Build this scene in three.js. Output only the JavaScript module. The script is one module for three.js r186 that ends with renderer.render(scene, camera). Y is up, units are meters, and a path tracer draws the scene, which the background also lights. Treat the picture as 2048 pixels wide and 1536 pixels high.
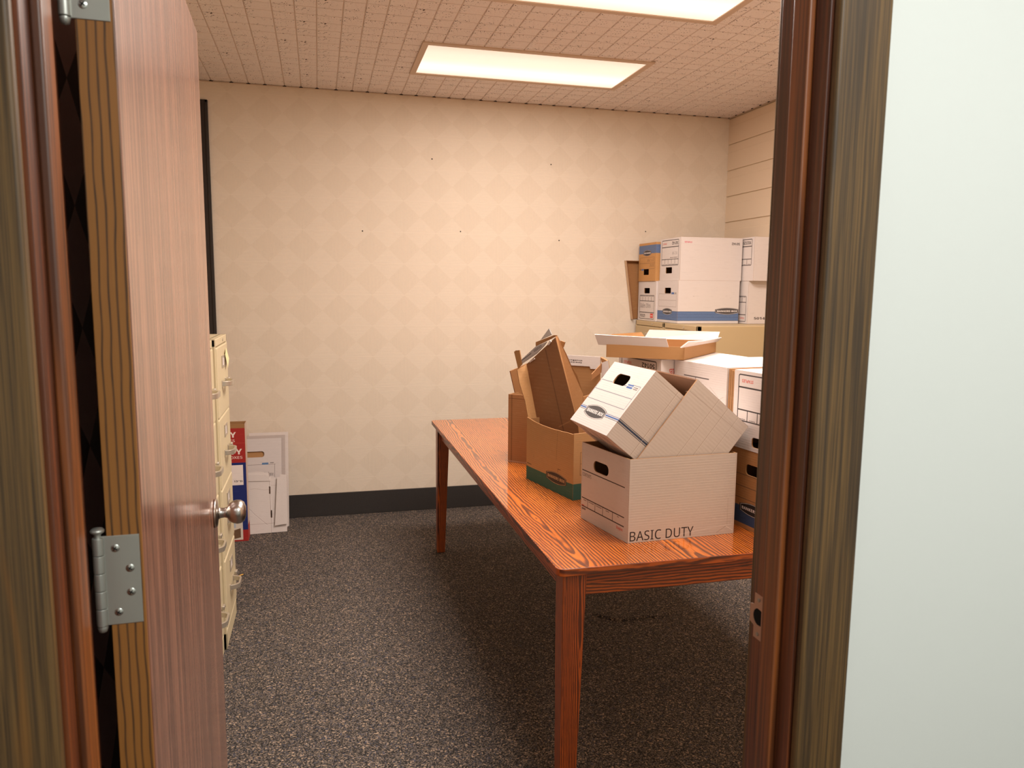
import * as THREE from 'three';
import { RoundedBoxGeometry } from 'three/addons/geometries/RoundedBoxGeometry.js';
import { mergeGeometries } from 'three/addons/utils/BufferGeometryUtils.js';
import { RectAreaLightUniformsLib } from 'three/addons/lights/RectAreaLightUniformsLib.js';

// ------------------------------------------------------------------ camera, lights, exposure
RectAreaLightUniformsLib.init();
const scene = new THREE.Scene();
scene.background = new THREE.Color(0x000000);
const renderer = new THREE.WebGLRenderer({ antialias: true });
renderer.toneMapping = THREE.LinearToneMapping;
renderer.toneMappingExposure = 1.0;
renderer.shadowMap.enabled = true;

const camera = new THREE.PerspectiveCamera(2 * Math.atan(768 / 1499.81) * 180 / Math.PI, 2048 / 1536, 0.02, 60);
camera.position.set(0, 1.46, 0);
camera.quaternion.setFromRotationMatrix(new THREE.Matrix4().makeBasis(
  new THREE.Vector3(0.968747, 0.008892, 0.247890), new THREE.Vector3(0.022680, 0.991996, -0.124213), new THREE.Vector3(-0.247011, 0.125953, 0.960792)));
camera.focus = 2.6;
camera.userData.fStop = 9;
scene.add(camera);

const WARM = new THREE.Color().setRGB(1.0, 0.893, 0.815);
const COOL = new THREE.Color().setRGB(0.975, 1.0, 0.985);
const LIGHT_BACK = 2.9, LIGHT_MID = 34.5, LIGHT_ADDED = 21, HALL_LIGHT = 16;
const H = 2.6407, D = 4.8352, XR = 2.779, XL = -1.15;      // ceiling height, back wall, right wall, left wall
const WF = -0.983, WH = -0.876;                             // door wall: room face, hall face
function areaLight(color, intensity, x0, x1, z0, z1, y) {
  const l = new THREE.RectAreaLight(color, intensity, Math.abs(x1 - x0), Math.abs(z1 - z0));
  l.position.set((x0 + x1) / 2, y, (z0 + z1) / 2);
  l.rotation.x = -Math.PI / 2;
  scene.add(l);
}

// ------------------------------------------------------------------ helpers
let seed = 12345;
const rnd = () => { seed = (seed * 1664525 + 1013904223) >>> 0; return seed / 4294967296; };
const V = (x, y, z) => new THREE.Vector3(x, y, z);
const hash = (x, y) => { let h = Math.imul(x, 374761393) + Math.imul(y, 668265263); h = Math.imul(h ^ (h >>> 13), 1274126177); return ((h ^ (h >>> 16)) >>> 0) / 4294967296; };
function noise(x, y) {
  const xi = Math.floor(x), yi = Math.floor(y), fx = x - xi, fy = y - yi, u = fx * fx * (3 - 2 * fx), v = fy * fy * (3 - 2 * fy);
  const a = hash(xi, yi), b = hash(xi + 1, yi), c = hash(xi, yi + 1), d = hash(xi + 1, yi + 1);
  return a + (b - a) * u + (c - a) * v + (a - b - c + d) * u * v;
}
const fbm = (x, y, n = 3) => { let s = 0, a = 0.5, t = 0; for (let i = 0; i < n; i++) { s += a * noise(x, y); t += a; x = x * 2.03 + 17.1; y = y * 2.03 + 9.7; a *= 0.5; } return s / t; };
const sstep = (a, b, x) => { const t = Math.min(1, Math.max(0, (x - a) / (b - a))); return t * t * (3 - 2 * t); };
const mix3 = (a, b, t) => [a[0] + (b[0] - a[0]) * t, a[1] + (b[1] - a[1]) * t, a[2] + (b[2] - a[2]) * t];

function dataTex(w, h, f, srgb = true) {
  const d = new Uint8Array(w * h * 4);
  for (let y = 0, i = 0; y < h; y++) for (let x = 0; x < w; x++, i += 4) {
    const c = f(x, y);
    d[i] = c[0]; d[i + 1] = c[1]; d[i + 2] = c[2]; d[i + 3] = 255;
  }
  const t = new THREE.DataTexture(d, w, h);
  t.wrapS = t.wrapT = THREE.RepeatWrapping; t.magFilter = THREE.LinearFilter; t.minFilter = THREE.LinearFilter;
  if (srgb) t.colorSpace = THREE.SRGBColorSpace;
  t.needsUpdate = true;
  return t;
}
const std = (o) => new THREE.MeshStandardMaterial(o);
const phys = (o) => new THREE.MeshPhysicalMaterial(o);

const used = {};
function numbered(n) { used[n] = (used[n] ?? -1) + 1; return used[n] ? n + '_' + String(used[n]).padStart(3, '0') : n; }
function thing(name, label, category, pos = [0, 0, 0], group, turn = 0) {
  const o = new THREE.Group();
  o.name = numbered(name); o.position.set(...pos); o.rotation.y = turn;
  o.userData = { label, category };
  if (group) o.userData.group = group;
  scene.add(o);
  return o;
}
function struct(name) { const o = new THREE.Group(); o.name = name; o.userData = { kind: 'structure' }; scene.add(o); return o; }
function part(name, geo, m, parent, label) {
  const me = new THREE.Mesh(geo, m);
  me.name = name;
  if (label) me.userData.label = label;
  parent.add(me);
  return me;
}
// geometry given in world coordinates, put under an unrotated thing at its base
function wpart(name, geo, m, t, label) { const p = t.position; geo.translate(-p.x, -p.y, -p.z); return part(name, geo, m, t, label); }

const box = (x0, x1, y0, y1, z0, z1) => { const g = new THREE.BoxGeometry(x1 - x0, y1 - y0, z1 - z0); g.translate((x0 + x1) / 2, (y0 + y1) / 2, (z0 + z1) / 2); return g; };
const rbox = (x0, x1, y0, y1, z0, z1, r = 0.003, s = 2) => { const g = new RoundedBoxGeometry(x1 - x0, y1 - y0, z1 - z0, s, r); g.translate((x0 + x1) / 2, (y0 + y1) / 2, (z0 + z1) / 2); return g; };
const plain = (g) => (g.index ? g.toNonIndexed() : g);
const join = (...gs) => mergeGeometries(gs.map(plain));
// uv in metres by the face's dominant axis; su, sv = metres of the texture's width and height; along = axis of the grain (v)
function boxUV(g0, su, sv, along = 'y', off = 0) {
  const g = plain(g0), p = g.attributes.position, uv = new Float32Array(p.count * 2), a = V(), b = V(), c = V(), n = V();
  const ax = { x: 0, y: 1, z: 2 }[along];
  for (let i = 0; i < p.count; i += 3) {
    a.fromBufferAttribute(p, i); b.fromBufferAttribute(p, i + 1); c.fromBufferAttribute(p, i + 2);
    n.copy(b).sub(a).cross(c.clone().sub(a));
    const m = [Math.abs(n.x), Math.abs(n.y), Math.abs(n.z)];
    let k = m.indexOf(Math.max(...m)), ua, va;
    if (k === ax) { const o = [0, 1, 2].filter((q) => q !== k); ua = o[0]; va = o[1]; } else { va = ax; ua = [0, 1, 2].find((q) => q !== k && q !== ax); }
    [a, b, c].forEach((q, j) => { const e = [q.x, q.y, q.z]; uv[(i + j) * 2] = e[ua] / su + k * 0.37 + off; uv[(i + j) * 2 + 1] = e[va] / sv + (ax === 1 ? 0.004 : off); });
  }
  g.setAttribute('uv', new THREE.BufferAttribute(uv, 2));
  return g;
}
function lathe(pts, seg = 32) { return new THREE.LatheGeometry(pts.map(([r, y]) => new THREE.Vector2(r, y)), seg); }
const cyl = (r, h, seg = 20) => new THREE.CylinderGeometry(r, r, h, seg);

// a sheet of board between four corners (outside face seen counter-clockwise: bottom left, bottom right, top right, top left), with real thickness and holes
function slab(c, t = 0.004, { holes = [], outline = null, inset = 0.0005 } = {}) {
  const [p00, p10, p11, p01] = c, W = p10.distanceTo(p00), Hh = p01.distanceTo(p00);
  const n = p10.clone().sub(p00).cross(p01.clone().sub(p00)).normalize();
  const s = new THREE.Shape();
  if (outline) outline.forEach(([u, v], i) => (i ? s.lineTo(u * W, v * Hh) : s.moveTo(u * W, v * Hh)));
  else { s.moveTo(inset, inset); s.lineTo(W - inset, inset); s.lineTo(W - inset, Hh - inset); s.lineTo(inset, Hh - inset); }
  for (const [cu, cv, w, h, r] of holes) {
    const q = new THREE.Path(), x = cu * W - w / 2, y = cv * Hh - h / 2;
    q.moveTo(x + r, y); q.lineTo(x + w - r, y); q.absarc(x + w - r, y + r, r, -Math.PI / 2, 0); q.lineTo(x + w, y + h - r); q.absarc(x + w - r, y + h - r, r, 0, Math.PI / 2);
    q.lineTo(x + r, y + h); q.absarc(x + r, y + h - r, r, Math.PI / 2, Math.PI); q.lineTo(x, y + r); q.absarc(x + r, y + r, r, Math.PI, 1.5 * Math.PI);
    s.holes.push(q);
  }
  const g = plain(new THREE.ExtrudeGeometry(s, { depth: t, bevelEnabled: false, curveSegments: 5 })), p = g.attributes.position, uv = g.attributes.uv;
  const q = V(), e = V();
  for (let i = 0; i < p.count; i += 3) {
    const front = [0, 1, 2].every((j) => p.getZ(i + j) > t * 0.999);
    for (let j = 0; j < 3; j++) {
      const u = p.getX(i + j) / W, v = p.getY(i + j) / Hh, z = p.getZ(i + j);
      q.copy(p00).multiplyScalar((1 - u) * (1 - v)).add(e.copy(p10).multiplyScalar(u * (1 - v))).add(e.copy(p11).multiplyScalar(u * v)).add(e.copy(p01).multiplyScalar((1 - u) * v));
      q.addScaledVector(n, z - t);
      uv.setXY(i + j, front ? Math.min(0.938, Math.max(0.002, u * 0.94)) : 0.955 + 0.03 * Math.min(1, Math.max(0, u)), Math.min(0.998, Math.max(0.002, v)));
      p.setXYZ(i + j, q.x, q.y, q.z);
    }
  }
  g.computeVertexNormals();
  return g;
}
// a flat piece of board with any outline (points counter-clockwise seen from its printed face)
function flap(pts, t = 0.0035) {
  const n = V();
  pts.forEach((a, i) => { const b = pts[(i + 1) % pts.length]; n.x += (a.y - b.y) * (a.z + b.z); n.y += (a.z - b.z) * (a.x + b.x); n.z += (a.x - b.x) * (a.y + b.y); });
  n.normalize();
  const ex = pts[1].clone().sub(pts[0]).normalize(), ey = n.clone().cross(ex), q = pts.map((a) => { const d = a.clone().sub(pts[0]); return new THREE.Vector2(d.dot(ex), d.dot(ey)); });
  const x0 = Math.min(...q.map((a) => a.x)), x1 = Math.max(...q.map((a) => a.x)), y0 = Math.min(...q.map((a) => a.y)), y1 = Math.max(...q.map((a) => a.y));
  const pos = [], uv = [], back = pts.map((a) => a.clone().addScaledVector(n, -t));
  const push = (v, u) => { pos.push(v.x, v.y, v.z); uv.push(...u); };
  const fu = (k) => [0.01 + 0.92 * (q[k].x - x0) / (x1 - x0), 0.01 + 0.98 * (q[k].y - y0) / (y1 - y0)], bu = (k) => [0.97, 0.01 + 0.98 * (q[k].y - y0) / (y1 - y0)];
  for (const [a, b, c] of THREE.ShapeUtils.triangulateShape(q, [])) {
    for (const k of [a, b, c]) push(pts[k], fu(k));
    for (const k of [a, c, b]) push(back[k], bu(k));
  }
  pts.forEach((a, i) => { const j = (i + 1) % pts.length; for (const [v, k] of [[a, i], [back[i], i], [back[j], j], [a, i], [back[j], j], [pts[j], j]]) push(v, bu(k)); });
  const g = new THREE.BufferGeometry();
  g.setAttribute('position', new THREE.Float32BufferAttribute(pos, 3));
  g.setAttribute('uv', new THREE.Float32BufferAttribute(uv, 2));
  g.computeVertexNormals();
  return g;
}

// ------------------------------------------------------------------ textures and materials
const fluteBump = dataTex(128, 256, (x, y) => { const v = 128 + 60 * Math.sin(y / 256 * Math.PI * 2 * 32) * (0.5 + noise(x / 20, y / 9)) + 60 * (noise(x / 3, y / 3) - 0.5); return [v, v, v]; }, false);
const boardColors = { white: '#d0c6c1', kraft: '#a67a4b', inside: '#9c7146', grey: '#a9a2a0' };
// printed board: the left 94 % of the canvas is the printed face, the strip at its right the raw board of the back and the edges
function card(w, h, draw, { base = boardColors.white, inside = boardColors.inside, S = 800 } = {}) {
  const s = Math.min(S, 1000 / w, 1000 / h), cw = Math.round(w * s / 0.94), ch = Math.round(h * s), cv = document.createElement('canvas');
  cv.width = cw; cv.height = ch;
  const x = cv.getContext('2d'), pw = cw * 0.94;
  x.fillStyle = inside; x.fillRect(0, 0, cw, ch);
  x.fillStyle = base; x.fillRect(0, 0, pw, ch);
  x.save(); x.beginPath(); x.rect(0, 0, pw, ch); x.clip();
  if (draw) draw(x, pw, ch);
  x.restore();
  for (let i = 0; i < 260; i++) { x.fillStyle = rnd() < 0.5 ? 'rgba(60,40,25,0.025)' : 'rgba(255,250,240,0.03)'; x.fillRect(rnd() * cw, rnd() * ch, rnd() * cw * 0.12, 1 + rnd() * ch * 0.012); }
  const t = new THREE.CanvasTexture(cv);
  t.colorSpace = THREE.SRGBColorSpace;
  return std({ map: t, roughness: 0.72, bumpMap: fluteBump, bumpScale: 0.00016 });
}
const whiteBoard = card(0.3, 0.3, null);
const kraftBoard = card(0.3, 0.3, null, { base: boardColors.kraft });
const kraftDark = card(0.3, 0.3, null, { base: '#9a6c40', inside: '#8d6138' });
const whiteBoth = card(0.3, 0.3, null, { inside: boardColors.white });
const greyBoth = card(0.3, 0.3, null, { base: '#b3adaa', inside: '#8d8784' });

const scribble = (x, px, py, w, h, n, col = 'rgba(40,30,28,0.75)') => {   // print too small to read in the photograph
  x.fillStyle = col;
  for (let i = 0; i < n; i++) { let q = px; while (q < px + w) { const k = w * (0.02 + 0.05 * rnd()); x.fillRect(q, py + i * h * 1.5, Math.min(k, px + w - q), h * (0.6 + 0.4 * rnd())); q += k + w * 0.018; } }
};
function text(x, s, px, py, h, { col = '#2a2220', weight = '', w = null, align = 'left', font = 'sans-serif' } = {}) {
  x.save(); x.fillStyle = col; x.font = `${weight} ${Math.round(h)}px ${font}`; x.textBaseline = 'alphabetic';
  const m = x.measureText(s).width; x.translate(px, py);
  if (w) x.scale(w / m, 1);
  x.fillText(s, align === 'center' ? -m / 2 : align === 'right' ? -m : 0, 0);
  x.restore();
}
const line = (x, a, b, c, d, lw, col = '#2a2220') => { x.strokeStyle = col; x.lineWidth = lw; x.beginPath(); x.moveTo(a, b); x.lineTo(c, d); x.stroke(); };
const turned = (draw) => (x, w, h) => { x.translate(w, h); x.rotate(Math.PI); draw(x, w, h); };
// barrel-shaped dark badge with white lettering
function badge(x, cx, cy, w, h, col = '#413b3a', txt = '#e9e2de') {
  const shape = (k) => {
    x.beginPath(); x.moveTo(cx - w / 2 * k, cy - h * 0.27 * k); x.quadraticCurveTo(cx, cy - h * 0.78 * k, cx + w / 2 * k, cy - h * 0.27 * k);
    x.lineTo(cx + w / 2 * k, cy + h * 0.27 * k); x.quadraticCurveTo(cx, cy + h * 0.78 * k, cx - w / 2 * k, cy + h * 0.27 * k); x.closePath();
  };
  x.fillStyle = col; shape(1); x.fill();
  x.strokeStyle = txt; x.lineWidth = Math.max(1, h * 0.035); shape(0.92); x.stroke();
  text(x, 'BANKERS BOX', cx, cy + h * 0.13, h * 0.36, { col: txt, weight: 'bold', w: w * 0.84, align: 'center' });
}
const handleHole = [0.5, 0.76, 0.085, 0.033, 0.012];
// end of a file box printed with a framed table, a number and a red name
const framedEnd = (num, hand, logo = 'name') => (x, w, h) => {
  const l = w * 0.1, r = w * 0.92, ys = [0.36, 0.5, 0.79, 0.95], lw = w * 0.013;
  x.strokeStyle = '#332b2b'; x.lineWidth = lw;
  x.beginPath(); x.roundRect(l, h * ys[0], r - l, h * (ys[3] - ys[0]), w * 0.02); x.stroke();
  line(x, l, h * ys[1], r, h * ys[1], lw); line(x, l, h * ys[2], r, h * ys[2], lw * 1.2);
  for (let i = 1; i < 5; i++) line(x, l + (r - l) * i / 5, h * ys[0], l + (r - l) * i / 5, h * ys[1], lw * 0.8);
  for (let i = 0; i < 5; i++) scribble(x, l + (r - l) * (i + 0.2) / 5, h * 0.375, (r - l) * 0.12, h * 0.012, 1);
  text(x, num, l + w * 0.03, h * 0.91, h * 0.1, { weight: 'bold', w: w * 0.3 });
  if (logo === 'name') text(x, 'STAPLES', r - w * 0.05, h * 0.89, h * 0.055, { col: '#c23a2c', weight: 'bold', align: 'right', w: w * 0.19 });
  else { x.fillStyle = '#cf4a40'; x.fillRect(r - w * 0.2, h * 0.81, w * 0.16, h * 0.11); text(x, 'STAPLES', r - w * 0.12, h * 0.88, h * 0.04, { col: '#f2dcd6', weight: 'bold', align: 'center', w: w * 0.12 }); }
  if (hand) hand(x, w, h, l, r);
};
// end of a file box with ruled lines, a badge and a coloured foot
const badgeEnd = ({ band, badgeCol = '#413b3a', lines = 'rgba(70,55,45,0.8)', stripes = 0, hand = null, blue = true }) => (x, w, h) => {
  if (band) {
    x.fillStyle = band; x.fillRect(0, h * 0.72, w, h * 0.22);
    for (let i = 0; i < stripes; i++) line(x, 0, h * (0.73 + i * 0.033), w, h * (0.73 + i * 0.033), h * 0.009, i % 2 ? '#34425e' : '#262f44');
  }
  x.strokeStyle = lines; x.lineWidth = w * 0.006; x.strokeRect(w * 0.06, h * 0.32, w * 0.86, h * 0.3);
  line(x, w * 0.06, h * 0.47, w * 0.92, h * 0.47, w * 0.006, lines);
  if (blue) { x.fillStyle = '#4f6a9c'; x.fillRect(w * 0.68, h * 0.28, w * 0.13, h * 0.045); scribble(x, w * 0.83, h * 0.285, w * 0.09, h * 0.012, 2); }
  badge(x, w * 0.5, h * 0.735, w * 0.46, h * 0.15, badgeCol);
  if (hand) hand(x, w, h);
};
const script = (x, s, px, py, h, w, col = 'rgba(70,60,60,0.8)') => text(x, s, px, py, h, { col, weight: 'italic', w, font: 'serif' });

// wood: casing (dark stain), door veneer, oak edge, oak table
const casingTex = dataTex(512, 1536, (x, y) => {
  const u = x / 512, v = y / 1536 * 2.2, f = noise(x / 1.7, v * 12) * 0.5 + noise(x / 4.5, v * 5) * 0.5, cloud = fbm(u * 2.4, v * 1.4, 3), w = fbm(u * 4 + 3, v * 2.2 + 7, 3), vein = 1 - sstep(0.0, 0.035, Math.abs(w - 0.56));
  let c = mix3([58, 40, 19], [110, 80, 40], sstep(0.2, 0.8, f * 0.7 + cloud * 0.3));
  c = mix3(c, [138, 86, 28], vein * 0.45 * sstep(0.5, 0.62, fbm(u * 3 + 20, v * 3, 2)));
  return mix3(c, [46, 35, 22], sstep(0.5, 0.75, fbm(u * 1.6 + 9, v * 1.2 + 3, 2)) * 0.3);
});
const redTex = dataTex(256, 1024, (x, y) => { const v = y / 1024 * 2.1; const f = noise(x / 3, v * 6) * 0.5 + fbm(x / 40, v * 3, 3) * 0.5; return mix3([78, 40, 19], [150, 84, 38], sstep(0.2, 0.85, f)); });
const doorTex = dataTex(1024, 2048, (x, y) => {
  const u = x / 1024 * 0.92, v = y / 2048 * 2.05, w = u + 0.006 * fbm(v * 2.2, u * 6, 2);
  const streak = noise(w * 420, v * 5) * 0.45 + noise(w * 150, v * 2.2) * 0.35 + noise(w * 40, v * 0.9) * 0.2, pore = sstep(0.66, 0.82, noise(w * 700, v * 11)) * sstep(0.35, 0.65, noise(w * 26, v * 1.7));
  let c = mix3([104, 62, 45], [166, 112, 86], sstep(0.25, 0.75, streak));
  return mix3(c, [70, 40, 31], pore * 0.85);
});
const edgeTex = dataTex(128, 1536, (x, y) => {
  const u = x / 128, v = y / 1536 * 2.05, w = u + 0.26 * (fbm(v * 1.9, 3.3, 3) - 0.5) + 0.05 * noise(v * 22, u * 3), k = w * 4.6, b = Math.abs((((k % 1) + 1) % 1) - 0.5) * 2, wide = 0.55 + 0.3 * hash(Math.floor(k), 4);
  let c = mix3([150, 98, 42], [50, 31, 16], sstep(wide, 0.98, b) * (0.65 + 0.35 * noise(u * 40, v * 60)));
  return mix3(c, [134, 84, 38], noise(u * 50, v * 8) * 0.4);
});
const oakTex = dataTex(1024, 2048, (x, y) => {
  const v = x / 1024 * 1.1, u = y / 2048 * 2.3, k = Math.floor((v + 0.02) / 0.37), vc = k * 0.37 + 0.075 + 0.02 * Math.sin(u * 2.1 + k), lv = v - vc;
  const h = 0.006 + 0.075 * Math.abs(2 * fbm(u * 0.95 + k * 7.3, k * 3.1, 2) - 1), wob = 0.012 * (fbm(u * 4.5 + k * 3, v * 16, 3) - 0.5) + 0.003 * (noise(u * 26, v * 60) - 0.5);
  const r = Math.hypot(lv, h) + wob, saw = (r * 112) % 1, fine = noise(v * 900, u * 14);
  const dark = sstep(0.3, 0.7, saw) * (1 - sstep(0.9, 1, saw)) * (0.75 + 0.35 * fine), pore = sstep(0.7, 0.84, noise(v * 1000, u * 20)) * 0.45;
  const tone = fbm(u * 1.1 + k * 2, v * 9, 2);
  return mix3(mix3([228, 130, 36], [198, 98, 20], tone), [84, 35, 5], Math.min(1, dark * 0.9 + pore));
});
const carpetTex = dataTex(1024, 1024, (x, y) => {
  const k = noise(x / 2.6, y / 2.2) * 0.7 + hash(x >> 1, y >> 1) * 0.3, q = noise(x / 3.4 + 300, y / 2.8 + 90), b = noise(x / 3.1 + 700, y / 3.1 + 40);
  let col = mix3([27, 25, 24], [108, 97, 88], sstep(0.3, 0.72, k));
  col = mix3(col, [182, 156, 132], sstep(0.72, 0.82, q) * 0.8);
  return mix3(col, [56, 60, 80], sstep(0.74, 0.84, b) * 0.7);
});
const carpetBump = dataTex(512, 512, (x, y) => { const v = 255 * (0.6 * hash(x >> 1, y >> 1) + 0.4 * noise(x / 3, y / 3)); return [v, v, v]; }, false);
carpetBump.repeat.set(1.6, 1.6);
// one repeat of the wallpaper's diamonds: ribs run across the pale diamonds and down the darker ones
const paper = (pale, deep) => dataTex(256, 256, (x, y) => {
  const dx = Math.abs(x - 128) / 128, dy = Math.abs(y - 128) / 128, inD = 1 - sstep(0.97, 1.03, dx + dy), n = hash(x >> 1, y >> 1) * 0.5 + noise(x / 9, y / 9) * 0.5;
  const rib = inD > 0.5 ? Math.sin(x * 0.6) : Math.sin(y * 0.6);
  return mix3(pale, deep, inD).map((c) => c * (0.985 + 0.012 * rib + 0.02 * (n - 0.5)));
});
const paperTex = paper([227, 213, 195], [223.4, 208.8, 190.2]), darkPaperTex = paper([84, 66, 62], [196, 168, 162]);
for (const t of [paperTex, darkPaperTex]) t.repeat.set(1 / 0.2044, 1 / 0.1957);
const paperBump = dataTex(256, 256, (x, y) => { const inD = Math.abs(x - 128) / 128 + Math.abs(y - 128) / 128 < 1, v = 128 + 90 * (inD ? Math.sin(x * 0.6) : Math.sin(y * 0.6)) + 40 * (hash(x, y) - 0.5); return [v, v, v]; }, false);
paperBump.repeat.set(1 / 0.2044, 1 / 0.1957);
const tileTex = dataTex(1024, 1024, (x, y) => {
  const u = x / 1024, v = y / 1024, g = 0.97 + 0.05 * (noise(x / 4, y / 4) - 0.5), cl = fbm(u * 7 + 3, v * 7, 3);
  const spot = noise(x / 8 + 50, y / 10), worm = noise(x / 20, y / 7 + 70);
  const pit = sstep(0.87, 0.92, spot) * sstep(0.4, 0.55, cl) + sstep(0.9, 0.94, worm) * sstep(0.48, 0.6, cl);
  return mix3([240 * g, 230 * g, 225 * g], [58, 42, 36], Math.min(0.95, pit));
});

const M = {
  carpet: std({ map: carpetTex, roughness: 1, bumpMap: carpetBump, bumpScale: 0.003 }),
  paper: std({ map: paperTex, roughness: 0.75, bumpMap: paperBump, bumpScale: 0.0004 }),
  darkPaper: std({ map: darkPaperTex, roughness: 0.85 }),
  cream: std({ color: 0xd6c2a6, roughness: 0.7 }),
  plank: std({ color: 0xdcc7ae, roughness: 0.6 }),
  hallWhite: std({ color: 0xdfe0da, roughness: 0.55 }),
  tile: std({ map: tileTex, roughness: 0.95 }),
  ceilingBack: std({ color: 0xd8c6b8, roughness: 1 }),
  trimAngle: std({ color: 0xc9b3a0, roughness: 0.6 }),
  black: std({ color: 0x1d1a19, roughness: 0.9 }),
  baseboard: std({ color: 0x35312f, roughness: 0.95, bumpMap: carpetBump, bumpScale: 0.002 }),
  casing: phys({ map: casingTex, roughness: 0.55, clearcoat: 0.25, clearcoatRoughness: 0.35 }),
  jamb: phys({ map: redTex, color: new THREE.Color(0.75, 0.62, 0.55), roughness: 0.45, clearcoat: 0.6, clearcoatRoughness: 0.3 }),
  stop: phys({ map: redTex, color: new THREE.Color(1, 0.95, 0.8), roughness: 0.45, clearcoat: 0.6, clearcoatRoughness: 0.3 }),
  door: phys({ map: doorTex, roughness: 0.5, clearcoat: 1, clearcoatRoughness: 0.16 }),
  doorEdge: std({ map: edgeTex, roughness: 0.55 }),
  oak: phys({ map: oakTex, roughness: 0.45, clearcoat: 1, clearcoatRoughness: 0.06 }),
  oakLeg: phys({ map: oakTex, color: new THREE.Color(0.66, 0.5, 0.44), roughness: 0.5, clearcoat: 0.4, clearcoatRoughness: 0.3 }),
  nickel: std({ color: 0xb3aca6, metalness: 1, roughness: 0.28 }),
  hinge: std({ color: 0xb4b3ab, metalness: 0.75, roughness: 0.42 }),
  screw: std({ color: 0xc2c2bc, metalness: 1, roughness: 0.3 }),
  strike: std({ color: 0xd2b3a3, metalness: 0.9, roughness: 0.4 }),
  hole: std({ color: 0x0b0908, roughness: 1 }),  // near-black put in for the shade inside small openings
  cabinet: std({ color: 0xcbbb99, roughness: 0.45 }),
  cabinetTan: std({ color: 0xb8a17a, roughness: 0.5 }),
  chrome: std({ color: 0xcac1b3, metalness: 0.75, roughness: 0.34 }),
  frame: std({ color: 0xcbb39c, roughness: 0.5 }),
};

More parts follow.
